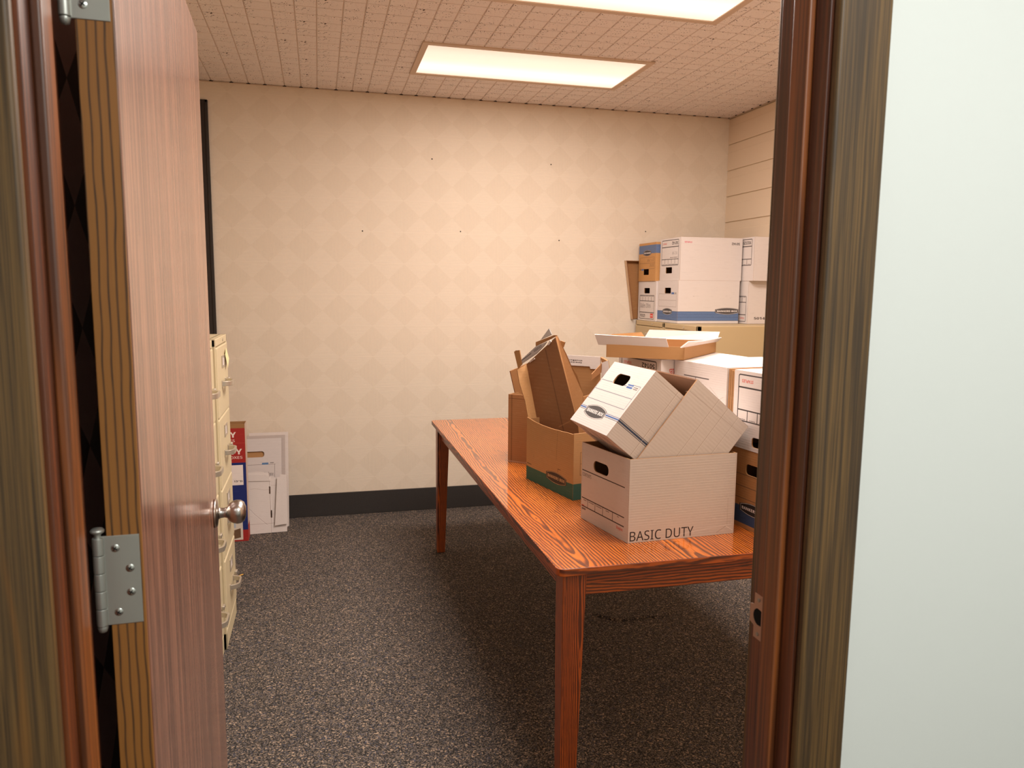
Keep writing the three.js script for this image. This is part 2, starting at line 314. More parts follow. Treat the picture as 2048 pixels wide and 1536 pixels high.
// ------------------------------------------------------------------ the setting
const floor = struct('floor');
{
  const g = boxUV(box(-1.6, 3.0, -0.05, 0, -D - 0.1, 1.9), 1.3, 1.3, 'z');
  part('carpet', g, M.carpet, floor);
  // the rumple in the carpet under the table
  const pts = [[1.18, -3.04], [1.24, -2.975], [1.30, -2.955], [1.38, -2.965], [1.458, -2.953], [1.54, -2.985]].map(([x, z]) => V(x, -0.004, z)), tube = new THREE.TubeGeometry(new THREE.CatmullRomCurve3(pts), 30, 0.016, 10);
  part('carpet_ripple', boxUV(tube, 1.3, 1.3, 'z'), M.carpet, floor);
}
const ceiling = struct('ceiling');
const LIGHTS = [[0.5443, 1.7012, -3.8156, -4.32], [0.556, 1.7131, -2.654, -3.1582], [0.556, 1.7131, -1.495, -1.999]];   // diffusers: x0, x1, z near, z far; the last one added, out of view
{
  part('ceiling_slab', box(-1.6, 3.0, H + 0.0042, H + 0.1, -D - 0.1, 1.9), M.ceilingBack, ceiling);
  const xs = [], zs = [], px = [0.094, 0.092, 0.111], pz = [0.0948, 0.0925, 0.1035];
  for (let x = -0.168 - 0.297 * 4, k = 0; x < XR; k++) { xs.push([x, px[k % 3] - 0.0045]); x += px[k % 3]; }
  for (let z = -D + 0.012, k = 0; z < WF; k++) { zs.push([z, pz[k % 3] - 0.010]); z += pz[k % 3]; }
  const inLight = (x, z) => LIGHTS.some(([a, b, n, f]) => x > a - 0.012 && x < b + 0.012 && z < n + 0.012 && z > f - 0.012);
  const cells = [], variants = new Map();
  for (const [x, w] of xs) for (const [z, d] of zs) {
    let x0 = Math.max(x + 0.0022, XL), x1 = Math.min(x + 0.0022 + w, XR), z0 = z, z1 = Math.min(z + d, WF);
    if (x1 - x0 < 0.01 || z1 - z0 < 0.01) continue;
    for (const [a, b, n, f] of LIGHTS) {   // trimmed at the fittings
      const A = a - 0.028, B = b + 0.028, N = n + 0.028, F = f - 0.028;
      if (x1 > A && x0 < B && z1 > F && z0 < N) {
        if (x0 < A && A - x0 > 0.012) x1 = A; else if (x1 > B && x1 - B > 0.012) x0 = B; else if (z0 < F && F - z0 > 0.01) z1 = F; else if (z1 > N && z1 - N > 0.01) z0 = N; else x1 = x0;
      }
    }
    if (x1 - x0 < 0.008 || z1 - z0 < 0.008) continue;
    cells.push([x0, x1, z0, z1]);
  }
  function cellGeo(w, d, k) {   // a square of the pressed board: flat face, chamfered edges, sides up into the joints
    const key = [w.toFixed(3), d.toFixed(3), k].join();
    if (variants.has(key)) return variants.get(key);
    const e = 0.0022, P = [], U = [], ou = hash(k, 3) * 5, ov = hash(k, 8) * 5;
    const ring = [[[0, 0], [w, 0], [w, d], [0, d]].map(([a, b]) => [a, 0.0045, b]), [[0, 0], [w, 0], [w, d], [0, d]].map(([a, b]) => [a, e, b]), [[e, e], [w - e, e], [w - e, d - e], [e, d - e]].map(([a, b]) => [a, 0, b])];
    const tri = (...v) => v.forEach((q) => { P.push(...q); U.push(ou + q[0] / 0.6, ov + (q[2] + q[1]) / 0.6); });
    for (let r = 0; r < 2; r++) for (let i = 0; i < 4; i++) { const a = ring[r][i], b = ring[r][(i + 1) % 4], c = ring[r + 1][(i + 1) % 4], q = ring[r + 1][i]; tri(a, c, b); tri(a, q, c); }
    tri(ring[2][0], ring[2][1], ring[2][2]); tri(ring[2][0], ring[2][2], ring[2][3]);
    const g = new THREE.BufferGeometry();
    g.setAttribute('position', new THREE.Float32BufferAttribute(P, 3)); g.setAttribute('uv', new THREE.Float32BufferAttribute(U, 2));
    g.computeVertexNormals();
    variants.set(key, g);
    return g;
  }
  const fr = new THREE.Frustum(); camera.updateMatrixWorld(); camera.matrixWorldInverse.copy(camera.matrixWorld).invert();
  const proj = (x, y, z) => { const q = V(x, y, z).applyMatrix4(camera.matrixWorldInverse); return [1024 + 1499.81 * q.x / -q.z, 768 - 1499.81 * q.y / -q.z, -q.z]; };
  for (const c of cells) {
    const [a, b, q] = proj((c[0] + c[1]) / 2, H, (c[2] + c[3]) / 2);
    c.score = q > 0.3 && a > 380 && a < 1570 && b > -12 && b < 260 ? 1 / q : 0;
  }
  cells.sort((a, b) => b.score - a.score);
  const rest = [];
  cells.forEach((c, i) => {
    const g = cellGeo(c[1] - c[0], c[3] - c[2], i % 7);
    if (i < 300 && c.score > 0) { const m = part('ceiling_square', g, M.tile, ceiling); m.position.set(c[0], H + 0.0004 * hash(i, 2), c[2]); }
    else { const q = g.clone(); q.translate(c[0], H + 0.0004 * hash(i, 2), c[2]); rest.push(q); }
  });
  const field = part('ceiling_square_field', mergeGeometries(rest), M.tile, ceiling);
  field.userData.kind = 'stuff';
  part('wall_angle', join(box(XL, XR, H - 0.004, H - 0.0012, -D, -D + 0.012), box(XR - 0.012, XR, H - 0.004, H - 0.0012, -D, WF)), M.trimAngle, ceiling);
  // near-black blocks standing for the shade in the joint ends along the wall
  const gapShade = new THREE.BoxGeometry(0.021, 0.0055, 0.006), gapShadeSide = new THREE.BoxGeometry(0.006, 0.0055, 0.019);
  for (const [x] of xs) if (x > -0.7) part('joint_shade', gapShade, M.hole, ceiling).position.set(x, H - 0.001, -D + 0.0125);
  for (const [z] of zs) if (z < -3.9) part('joint_shade', gapShadeSide, M.hole, ceiling).position.set(XR - 0.0125, H - 0.001, z);
  // hall ceiling, below the slab
  part('hall_ceiling', box(-1.6, 3.0, H - 0.01, H + 0.006, WH, 1.9), M.hallWhite, ceiling);
}
const planarUV = (g, fu, fv) => { const p = g.attributes.position, uv = g.attributes.uv; for (let i = 0; i < p.count; i++) uv.setXY(i, fu(p.getX(i), p.getY(i), p.getZ(i)), fv(p.getX(i), p.getY(i), p.getZ(i))); return g; };
const wallBack = struct('wall_back');
{
  const g = box(-1.6, XR + 0.1, 0, H + 0.006, -D - 0.1, -D);
  part('wallpaper', planarUV(g, (x) => x - 0.1209 + 0.1022, (x, y) => y - 0.728 + 0.0979), M.paper, wallBack);
  for (const [x, y] of [[0.7101, 2.2658], [1.4936, 2.2699], [0.2732, 1.8086], [0.8922, 1.8223], [1.5571, 1.7815], [2.177, 1.8571]]) {
    const n = new THREE.SphereGeometry(0.0042, 8, 6); n.scale(1, 1, 0.6); n.translate(x, y, -D + 0.001);
    part('nail', n, M.black, wallBack);
  }
}
const wallRight = struct('wall_right');
{
  part('wall_core', box(XR + 0.008, XR + 0.12, 0, H + 0.006, -D - 0.1, WF), M.cream, wallRight);
  const pitch = 0.1755;
  for (let k = 0; k < 16; k++) {                    // horizontal planks: dark open joint, a shallow step a third of the way down from each joint
    const y0 = 2.4575 + pitch - pitch * (k + 1), y1 = Math.min(y0 + pitch, H + 0.004), b = Math.max(y0 + 0.0035, 0);
    if (y1 - b < 0.02) continue;
    const s = new THREE.Shape(), step = y1 - 0.05;
    s.moveTo(0.009, b); s.lineTo(-0.0005, b + 0.002); s.lineTo(-0.0005, step - 0.002); s.lineTo(0.0015, step); s.lineTo(0.001, y1 - 0.002); s.lineTo(0.009, y1); s.closePath();
    const g = new THREE.ExtrudeGeometry(s, { depth: D + WF, bevelEnabled: false });
    g.translate(XR, 0, -D);
    part('plank', g, M.plank, wallRight);
  }
}
const wallLeft = struct('wall_left');
part('wall_panel', planarUV(box(-0.55, -0.375, 0, H + 0.006, -2.05, WF), (x, y, z) => z + x, (x, y) => y - 0.02), M.darkPaper, wallLeft);
part('wall_core', box(-1.3, XL, 0, H + 0.006, -D, WF), M.cream, wallLeft);
part('wall_return', box(XL, -0.55, 0, H + 0.006, -2.05, -1.95), M.cream, wallLeft);
const wallFront = struct('wall_front');
part('room_face', join(box(XL - 0.1, -0.299, 0, H + 0.006, WF, -0.93), box(0.659, XR + 0.1, 0, H + 0.006, WF, -0.93), box(-0.299, 0.659, 2.06, H + 0.006, WF, -0.93)), M.cream, wallFront);
part('hall_face', join(box(-1.6, -0.299, 0, H, -0.93, WH), box(0.659, 3.0, 0, H, -0.93, WH), box(-0.299, 0.659, 2.06, H, -0.93, WH)), M.hallWhite, wallFront);
const wallHall = struct('wall_hall');
part('hall_wall', join(box(-1.6, -1.5, 0, H, WH, 1.9), box(2.3, 2.4, 0, H, WH, 1.9), box(-1.6, 2.4, 0, H, 1.3, 1.4)), M.hallWhite, wallHall);
{
  const bb = struct('baseboard_back'); part('baseboard_strip', boxUV(rbox(-1.14, XR, 0, 0.148, -D, -D + 0.012, 0.004), 0.4, 0.4, 'x'), M.baseboard, bb);
  const bl = struct('baseboard_left'); part('baseboard_strip', rbox(-0.376, -0.363, 0, 0.12, -2.05, WF, 0.004), M.black, bl);
  const br = struct('baseboard_right'); part('baseboard_strip', rbox(XR - 0.012, XR, 0, 0.12, -D, WF, 0.004), M.baseboard, br);
}
// door frame: jamb, stop, casing on each side and overhead
function doorSide(name, s, xj) {   // s = +1 right side (jamb faces -x), -1 left side
  const t = struct(name), X = (a, b) => [Math.min(xj + s * a, xj + s * b), Math.max(xj + s * a, xj + s * b)];
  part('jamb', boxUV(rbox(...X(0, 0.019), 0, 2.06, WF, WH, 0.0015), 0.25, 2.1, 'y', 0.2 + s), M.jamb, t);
  part('stop', boxUV(rbox(...X(-0.011, 0.001), 0, 2.03, -0.9416, -0.905, 0.004, 3), 0.25, 2.1, 'y', 0.5 + s), M.stop, t);
  part('casing', boxUV(rbox(...X(0.0045, 0.0835), 0, 2.13, WH - 0.001, WH + 0.0145, 0.0055, 4), 0.35, 2.2, 'y', 0.1 + s * 0.3), M.casing, t);
  part('room_casing', boxUV(rbox(...X(0.0045, 0.065), 0, 2.13, WF - 0.014, WF + 0.001, 0.004, 3), 0.35, 2.2, 'y', 0.4), M.casing, t);
  return t;
}
const trimL = doorSide('trim_1', -1, -0.280), trimR = doorSide('trim_2', 1, 0.640), trimT = struct('trim_3');
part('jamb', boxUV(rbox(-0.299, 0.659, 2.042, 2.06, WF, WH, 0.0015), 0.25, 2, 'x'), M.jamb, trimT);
part('stop', boxUV(rbox(-0.28, 0.64, 2.031, 2.043, -0.9416, -0.905, 0.004), 0.25, 2, 'x'), M.stop, trimT);
part('casing', boxUV(rbox(-0.3635, 0.7235, 2.0465, 2.125, WH - 0.002, WH + 0.0135, 0.0055), 0.35, 2.2, 'x'), M.casing, trimT);
{
  // strike plate let into the right jamb, lip towards the room
  const s = new THREE.Shape();   // x = towards the room, y = up
  const o = [[0, -0.035], [0.022, -0.035], [0.022, -0.017], [0.033, -0.014], [0.033, 0.014], [0.022, 0.017], [0.022, 0.035], [0, 0.035]];
  o.forEach(([a, b], i) => (i ? s.lineTo(a, b) : s.moveTo(a, b)));
  const hole = new THREE.Path(); hole.moveTo(0.003, -0.012); hole.lineTo(0.012, -0.013); hole.absarc(0.011, 0, 0.013, -Math.PI / 2, Math.PI / 2); hole.lineTo(0.003, 0.012); s.holes.push(hole);
  const g = new THREE.ExtrudeGeometry(s, { depth: 0.0016, bevelEnabled: false });
  g.applyMatrix4(new THREE.Matrix4().makeBasis(V(0, 0, -1), V(0, 1, 0), V(1, 0, 0)).setPosition(0.6386, 0.966, -0.9515));
  const pl = part('strike_plate', g, M.strike, trimR, 'metal strike plate');
  part('mortise_shade', box(0.6396, 0.6402, 0.952, 0.980, -0.9795, -0.953), M.hole, pl);  // dark plate on the solid jamb, standing for the shade in the recess
  for (const y of [0.939, 0.993]) { const c = cyl(0.003, 0.0012, 12); c.rotateZ(Math.PI / 2); c.translate(0.6382, y, -0.9625); part('screw', c, M.hinge, pl); }
}
// the open door
const door = new THREE.Group(); door.name = 'door_1'; door.userData = { kind: 'structure' }; scene.add(door);
door.position.set(-0.2705, 0, -0.990); door.rotation.y = 92.06 * Math.PI / 180;
{
  const w0 = 0.002, w1 = 0.912, z0 = 0.0085, z1 = 0.0505;
  const face = rbox(w0 + 0.002, w1, 0.012, 2.03, z0, z1, 0.0015);
  part('door_panel', planarUV(plain(face), (x) => x / 0.92, (x, y) => y / 2.05), M.door, door);
  const eg = rbox(w0, w0 + 0.006, 0.012, 2.03, z0 + 0.0006, z1 - 0.0012, 0.001);
  part('edge_band', planarUV(plain(eg), (x, y, z) => (z - z0) / 0.045, (x, y) => y / 2.05), M.doorEdge, door, 'oak edge band with dark grain');
  for (const s of [1, -1]) {
    const k = lathe([[0, 0], [0.0335, 0], [0.0335, 0.003], [0.031, 0.0065], [0.015, 0.009], [0.0125, 0.013], [0.0115, 0.022], [0.0135, 0.029], [0.021, 0.033], [0.0262, 0.041], [0.0285, 0.05], [0.0275, 0.059], [0.0225, 0.0665], [0.012, 0.0705], [0, 0.0712]], 48);
    if (s < 0) k.scale(1, 0.72, 1);
    k.rotateX(s * Math.PI / 2); k.translate(0.851, 0.9265, s > 0 ? z1 : z0);
    part('door_knob', k, M.nickel, door, 'brushed nickel knob with round rose');
  }
  const hinge = (yc) => {
    const s = new THREE.Shape(); s.moveTo(0, -0.057); s.lineTo(0.0455, -0.057); s.lineTo(0.0455, 0.057); s.lineTo(0, 0.057);
    const lg = new THREE.ExtrudeGeometry(s, { depth: 0.0022, bevelEnabled: true, bevelSize: 0.0005, bevelThickness: 0.0004, bevelSegments: 1 });
    lg.applyMatrix4(new THREE.Matrix4().makeBasis(V(0, 0, 1), V(0, 1, 0), V(-1, 0, 0)).setPosition(w0 + 0.0014, yc, 0));
    const h = part('hinge', lg, M.hinge, door, 'steel butt hinge leaf');
    for (let i = 0; i < 5; i++) { const c = lathe([[0, -0.0111], [0.006, -0.0111], [0.0066, -0.0102], [0.0066, 0.0102], [0.006, 0.0111], [0, 0.0111]], 24); c.translate(0, yc + (i - 2) * 0.0228, 0); part('knuckle', c, M.hinge, h); }
    const pin = lathe([[0, -0.066], [0.0045, -0.0645], [0.0062, -0.0585], [0.004, -0.057], [0.0036, 0.0595], [0.0044, 0.0615], [0.0075, 0.0635], [0.0082, 0.066], [0.006, 0.0685], [0, 0.0692]], 24); pin.translate(0, yc, 0);
    part('pin', pin, M.hinge, h);
    for (const [z, y] of [[0.0185, 0.0415], [0.034, 0.0145], [0.034, -0.0165], [0.0185, -0.0415]]) {
      const c = lathe([[0, 0.0016], [0.0022, 0.0016], [0.0048, 0.0005], [0.0052, 0]], 20); c.rotateZ(Math.PI / 2); c.translate(w0 - 0.0012, yc + y, z);
      const sc = part('screw', c, M.screw, h);
      const a = box(-0.0004, 0.0004, -0.003, 0.003, -0.0006, 0.0006), b = box(-0.0004, 0.0004, -0.0006, 0.0006, -0.003, 0.003), cross = join(a, b); cross.rotateX(0.6); cross.translate(w0 - 0.0028, yc + y, z);
      h.add(Object.assign(new THREE.Mesh(cross, M.hole), { name: 'screw_slot' }));
    }
  };
  hinge(1.0945); hinge(1.8175);
}

// ------------------------------------------------------------------ ceiling lights
const lampMap = dataTex(64, 64, (x, y) => { const v = y / 64, b = 0.8 + 0.2 * Math.exp(-(((v - 0.72) / 0.2) ** 2)) - 0.1 * sstep(0.3, 0, v) - 0.06 * sstep(0.9, 1, v); return [255 * b, 252 * b, 246 * b]; });
function troffer(label, [x0, x1, zn, zf], power) {
  const t = thing('ceiling_light', label, 'ceiling light', [(x0 + x1) / 2, H, (zn + zf) / 2]);
  const s = new THREE.Shape(), w = (x1 - x0) / 2, d = (zn - zf) / 2, e = 0.028;
  s.moveTo(-w - e, -d - e); s.lineTo(w + e, -d - e); s.lineTo(w + e, d + e); s.lineTo(-w - e, d + e);
  const q = new THREE.Path(); q.moveTo(-w, -d); q.lineTo(-w, d); q.lineTo(w, d); q.lineTo(w, -d); s.holes.push(q);
  const g = new THREE.ExtrudeGeometry(s, { depth: 0.006, bevelEnabled: true, bevelSize: 0.002, bevelThickness: 0.002, bevelSegments: 2 });
  g.rotateX(Math.PI / 2); g.translate(0, 0.001, 0);
  part('frame', g, M.frame, t);
  const dg = new THREE.BoxGeometry(2 * w + 0.004, 0.004, 2 * d + 0.004);
  planarUV(dg, (x) => x / (2 * w) + 0.5, (x, y, z) => 0.5 - z / (2 * d));
  part('diffuser', dg, std({ color: 0xffffff, roughness: 0.6, emissive: new THREE.Color().setRGB(1.0, 0.86, 0.74), emissiveIntensity: 1.25, emissiveMap: lampMap }), t, 'glowing prismatic diffuser');
  areaLight(WARM, power, x0, x1, zn, zf, H - 0.012);
}
troffer('rectangular recessed ceiling light nearer the back wall, wholly in view', LIGHTS[0], LIGHT_BACK);
troffer('rectangular recessed ceiling light nearer the door, cut off by the top of the photo', LIGHTS[1], LIGHT_MID);
troffer('added rectangular ceiling light just inside the door, out of view', LIGHTS[2], LIGHT_ADDED);  // unseen third fitting, added to brighten the door end of the room
{
  const t = thing('hall_light', 'round white hall ceiling light behind the viewer', 'ceiling light', [0.75, H - 0.01, 0.35]);
  const g = lathe([[0, -0.05], [0.1, -0.046], [0.16, -0.03], [0.175, -0.008], [0.17, 0]], 40);
  part('lamp_shade', g, std({ color: 0xffffff, emissive: COOL, emissiveIntensity: 1.2 }), t);
  areaLight(COOL, HALL_LIGHT, 0.3, 1.2, -0.05, 0.85, H - 0.07);
}

// ------------------------------------------------------------------ conference table
const T = 0.7375;
{
  const t = thing('table', 'long oak table with square tapered legs, piled with file boxes', 'table', [1.12, 0, -2.92]);
  const x0 = 0.5846, x1 = 1.66, z0 = -4.0577, z1 = -1.7785, r = 0.022, s = new THREE.Shape();
  s.moveTo(x0 + r, z0); s.lineTo(x1 - r, z0); s.absarc(x1 - r, z0 + r, r, -Math.PI / 2, 0); s.lineTo(x1, z1 - r); s.absarc(x1 - r, z1 - r, r, 0, Math.PI / 2);
  s.lineTo(x0 + r, z1); s.absarc(x0 + r, z1 - r, r, Math.PI / 2, Math.PI); s.lineTo(x0, z0 + r); s.absarc(x0 + r, z0 + r, r, Math.PI, 1.5 * Math.PI);
  const g = new THREE.ExtrudeGeometry(s, { depth: 0.017, bevelEnabled: true, bevelSize: 0.002, bevelThickness: 0.002, bevelSegments: 3, bevelOffset: -0.002, curveSegments: 10 });
  g.rotateX(Math.PI / 2); g.translate(0, T - 0.002, 0);
  const pick = (m) => { const q = g.index ? g.toNonIndexed() : g, r = new THREE.BufferGeometry(), ks = q.groups.filter((e) => e.materialIndex === m); for (const n of ['position', 'normal']) { const a = q.attributes[n].array, o = []; for (const e of ks) for (let i = e.start * 3; i < (e.start + e.count) * 3; i++) o.push(a[i]); r.setAttribute(n, new THREE.Float32BufferAttribute(o, 3)); } return r; };
  wpart('table_top', boxUV(pick(0), 1.1, 2.3, 'z', 0.77), M.oak, t, 'glossy oak top with cathedral grain');
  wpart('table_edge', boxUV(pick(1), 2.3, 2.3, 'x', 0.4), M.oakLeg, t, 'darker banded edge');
  const ya = 0.7165, yb = 0.643;
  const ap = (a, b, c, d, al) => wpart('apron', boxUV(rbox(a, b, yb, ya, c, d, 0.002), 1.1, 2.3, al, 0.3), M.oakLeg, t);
  ap(0.66, 1.60, -1.845, -1.823, 'x'); ap(0.66, 1.60, -4.01, -3.99, 'x'); ap(0.628, 0.648, -3.98, -1.85, 'z'); ap(1.597, 1.617, -3.98, -1.85, 'z');
  // legs: square, the two inner faces taper
  for (const [cx, cz, sx, sz] of [[0.6065, -1.80, 1, -1], [1.638, -1.80, -1, -1], [0.6065, -4.035, 1, 1], [1.638, -4.035, -1, 1]]) {
    const lg = rbox(0, 0.067, 0, ya, 0, 0.067, 0.003), p = lg.attributes.position;
    for (let i = 0; i < p.count; i++) { const k = 1 - 0.36 * Math.min(1, Math.max(0, 1 - p.getY(i) / 0.64)); p.setXYZ(i, cx + sx * p.getX(i) * k, p.getY(i), cz + sz * p.getZ(i) * k); }
    if (sx * sz < 0) for (let i = 0; i < p.count; i += 3) { const q = V().fromBufferAttribute(p, i), w = V().fromBufferAttribute(p, i + 1); p.setXYZ(i, w.x, w.y, w.z); p.setXYZ(i + 1, q.x, q.y, q.z); }
    const lu = boxUV(lg, 0.55, 2.3, 'y', cx + cz); lu.computeVertexNormals();
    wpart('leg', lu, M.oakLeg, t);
  }
}

// ------------------------------------------------------------------ file cabinets
function cabinet(label, pos, turn, w, m, group, fourth = true) {
  const h = 1.2556, d = 0.66, t = thing('file_cabinet', label, 'cabinet', pos, group, turn);
  const tops = [1.222, 0.938, 0.6535, 0.364], e = 0.014;
  part('body', join(rbox(-w / 2, w / 2, 0.012, h, -d, -0.02, 0.004), rbox(-w / 2, -w / 2 + e, 0.0, h, -0.03, 0, 0.003), rbox(w / 2 - e, w / 2, 0, h, -0.03, 0, 0.003), rbox(-w / 2, w / 2, 1.2255, h, -0.03, 0, 0.003), rbox(-w / 2, w / 2, 0, 0.07, -0.03, 0, 0.003), box(-w / 2 + 0.01, w / 2 - 0.01, 0, 0.012, -d, -0.03)), m, t);
  const pl = cyl(0.006, 0.003, 16); pl.rotateX(Math.PI / 2); pl.translate(0.05, 1.24, 0.001);
  part('lock', pl, M.chrome, t);
  for (const y1 of tops) {
    const y0 = y1 - 0.2785, dr = part('drawer', rbox(-w / 2 + e + 0.003, w / 2 - e - 0.003, y0, y1, -0.022, 0.004, 0.005, 3), m, t), yh = y0 + 0.125, yl = y0 + 0.212;
    // bowed pull
    const s = new THREE.Shape(); s.moveTo(-0.058, 0.002); s.lineTo(-0.05, 0.002); s.quadraticCurveTo(-0.045, 0.03, -0.025, 0.033); s.lineTo(0.025, 0.033); s.quadraticCurveTo(0.045, 0.03, 0.05, 0.002); s.lineTo(0.058, 0.002);
    s.quadraticCurveTo(0.054, 0.036, 0.028, 0.0385); s.lineTo(-0.028, 0.0385); s.quadraticCurveTo(-0.054, 0.036, -0.058, 0.002);
    const g = new THREE.ExtrudeGeometry(s, { depth: 0.017, bevelEnabled: true, bevelSize: 0.0012, bevelThickness: 0.0012, bevelSegments: 2, curveSegments: 10 });
    g.rotateX(Math.PI / 2); g.translate(0, yh + 0.009, 0.003);
    part('handle', join(g, rbox(-0.062, -0.046, yh - 0.014, yh + 0.014, 0.003, 0.007, 0.0015), rbox(0.046, 0.062, yh - 0.014, yh + 0.014, 0.003, 0.007, 0.0015)), M.chrome, dr);
    const f = new THREE.Shape(); f.moveTo(-0.04, -0.024); f.lineTo(0.04, -0.024); f.lineTo(0.04, 0.024); f.lineTo(-0.04, 0.024);
    const q = new THREE.Path(); q.moveTo(-0.033, -0.017); q.lineTo(-0.033, 0.017); q.lineTo(0.033, 0.017); q.lineTo(0.033, -0.017); f.holes.push(q);
    const fg = new THREE.ExtrudeGeometry(f, { depth: 0.003, bevelEnabled: true, bevelSize: 0.001, bevelThickness: 0.001, bevelSegments: 1 }); fg.translate(0, yl, 0.004);
    part('label_holder', fg, M.chrome, dr);
    part('label_card', box(-0.034, 0.034, yl - 0.018, yl + 0.018, 0.0042, 0.0052), whiteBoth, dr);
    part('latch', rbox(w / 2 - 0.075, w / 2 - 0.047, yh - 0.008, yh + 0.008, 0.003, 0.016, 0.004), M.chrome, dr);
  }
  return t;
}
cabinet('cream four-drawer file cabinet with a paper note on its top drawer, beside the open door', [-0.3907, 0, -3.2545], Math.PI / 2, 0.372, M.cabinet);
cabinet('cream four-drawer file cabinet mostly hidden behind the open door', [-0.4, 0, -2.877], Math.PI / 2, 0.372, M.cabinet);
cabinet('tan file cabinet under the stacked boxes, its plain side panel facing the table', [2.1, 0, -4.126], -Math.PI / 2, 0.43, M.cabinetTan);
cabinet('tan file cabinet against the back wall, only its top drawer edge showing', [2.1, 0, -4.566], -Math.PI / 2, 0.43, M.cabinetTan);
{
  const t = thing('paper_note', 'pale yellow square note stuck crooked on the cabinet top drawer', 'note', [-0.384, 1.16, -3.34]);
  wpart('note_sheet', flap([V(-0.382, 1.2023, -3.3475), V(-0.379, 1.1525, -3.408), V(-0.376, 1.1197, -3.3292), V(-0.379, 1.1787, -3.282)].reverse(), 0.0008), card(0.08, 0.08, null, { base: '#efe3ae', inside: '#efe3ae' }), t);
}
{
  // dark framed panel on the back wall, its edge showing beside the door
  const t = thing('wall_panel', 'dark brown panel on back wall, its upright edge showing past the open door', 'panel', [-0.87, 1.8, -D]);
  wpart('panel_board', rbox(-1.14, -0.606, 1.056, 2.526, -D, -D + 0.016, 0.002), std({ color: 0x2b221d, roughness: 0.8 }), t);
  wpart('panel_frame', join(rbox(-0.618, -0.6006, 1.05, 2.532, -D, -D + 0.02, 0.003), rbox(-1.147, -0.6, 2.515, 2.532, -D, -D + 0.02, 0.003), rbox(-1.147, -0.6, 1.05, 1.067, -D, -D + 0.02, 0.003)), std({ color: 0x241c18, roughness: 0.6 }), t);
}

// ------------------------------------------------------------------ file boxes
// O = near lower left corner of the printed end, a = along the end, b = back along the side, hgt; faces: end, side (right of the end), far, left, top, bottom
function fileBox(name, label, O, a, b, up, mats, { group, open = [], holes = { end: [handleHole], far: [handleHole] }, category = 'box', t = 0.004, thingAt = null } = {}) {
  const A = O.clone().add(a), B = O.clone().add(b), Cc = A.clone().add(b), u = (p) => p.clone().add(up);
  const base = thingAt ?? O.clone().add(Cc).multiplyScalar(0.5);
  const th = thing(name, label, category, [base.x, base.y, base.z], group);
  const m = (k) => mats[k] ?? mats.rest, F = {
    end: ['end_panel', [O, A, u(A), u(O)]], side: ['side_panel', [A, Cc, u(Cc), u(A)]], far: ['end_panel', [Cc, B, u(B), u(Cc)]], left: ['side_panel', [B, O, u(O), u(B)]],
    top: ['top_panel', [u(O), u(A), u(Cc), u(B)]], bottom: ['bottom_panel', [B, Cc, A, O]],
  };
  for (const k in F) if (!open.includes(k)) wpart(F[k][0], slab(F[k][1], t, { holes: holes[k] ?? [] }), m(k), th);
  return th;
}
const R3 = (l, x, z) => V(l * x, 0, l * z);
const up = (h) => V(0, h, 0);
const HX = 0.28;

// open white box at the front of the table
{
  const N = V(0.842, T, -1.928), L = V(0.793, T, -2.191), Rr = V(1.191, T, -1.944), h = 0.247;
  const end = card(0.268, h, (x, w, hh) => {
    const lw = hh * 0.012;
    line(x, w * 0.02, hh * 0.355, w * 0.92, hh * 0.355, lw); text(x, 'CONTENTS', w * 0.025, hh * 0.43, hh * 0.06, { w: w * 0.2 });
    line(x, w * 0.02, hh * 0.715, w * 0.92, hh * 0.715, lw); line(x, w * 0.02, hh * 0.825, w * 0.92, hh * 0.825, lw);
    for (const q of [0.155, 0.32, 0.485, 0.69]) line(x, w * q, hh * 0.715, w * q, hh * 0.825, lw * 0.7);
    for (const [q, k] of [[0.06, 0.07], [0.175, 0.12], [0.34, 0.12], [0.55, 0.07], [0.78, 0.04]]) scribble(x, w * q, hh * 0.735, w * k, hh * 0.012, 1);
    line(x, w * 0.02, hh * 0.815, w * 0.08, hh * 0.815, lw, '#b8483c'); scribble(x, w * 0.025, hh * 0.845, w * 0.09, hh * 0.028, 1);
    text(x, 'Staples', w * 0.9, hh * 0.89, hh * 0.05, { col: '#c23a2c', weight: 'bold', align: 'right', w: w * 0.13 });
  }, { S: 2000 });
  const side = card(0.35, h, (x, w, hh) => {
    text(x, 'BASIC DUTY', w * 0.008, hh * 0.978, hh * 0.158, { w: w * 0.6, col: '#241c20' });
    for (let i = 0; i < 46; i++) { x.fillStyle = 'rgba(120,95,80,0.035)'; x.fillRect(0, hh * (i / 46) + 2, w, 1.2); }
    line(x, w * 0.45, hh * 0.95, w * 0.97, hh * 0.88, 2, 'rgba(255,252,250,0.55)'); line(x, w * 0.83, hh * 0.97, w * 0.92, hh * 0.9, 3, 'rgba(120,95,85,0.35)'); line(x, w * 0.92, hh * 0.9, w * 0.99, hh * 0.96, 3, 'rgba(255,250,246,0.6)');
    line(x, w * 0.93, hh * 0.55, w * 0.93, hh * 0.9, 1.5, 'rgba(120,95,85,0.3)');
  }, { S: 2000 });
  const B = L.clone().add(Rr).sub(N), u = (p) => p.clone().add(up(h)), th = thing('file_box', 'open white file box lettered in large black capitals, nearest on the table', 'box', [0.99, T, -2.06]);
  wpart('end_panel', slab([L, N, u(N), u(L)], 0.004, { holes: [[0.43, 0.755, 0.085, 0.034, 0.016]] }), end, th);
  wpart('side_panel', slab([N, Rr, u(Rr), u(N)]), side, th);
  wpart('end_panel', slab([Rr, B, u(B), u(Rr)], 0.004, { holes: [handleHole] }), whiteBoard, th);
  wpart('side_panel', slab([B, L, u(L), u(B)]), whiteBoard, th);
  wpart('bottom_panel', slab([L, B, Rr, N].map((p) => p.clone().add(V(0, 0.004, 0)))), whiteBoard, th);
}
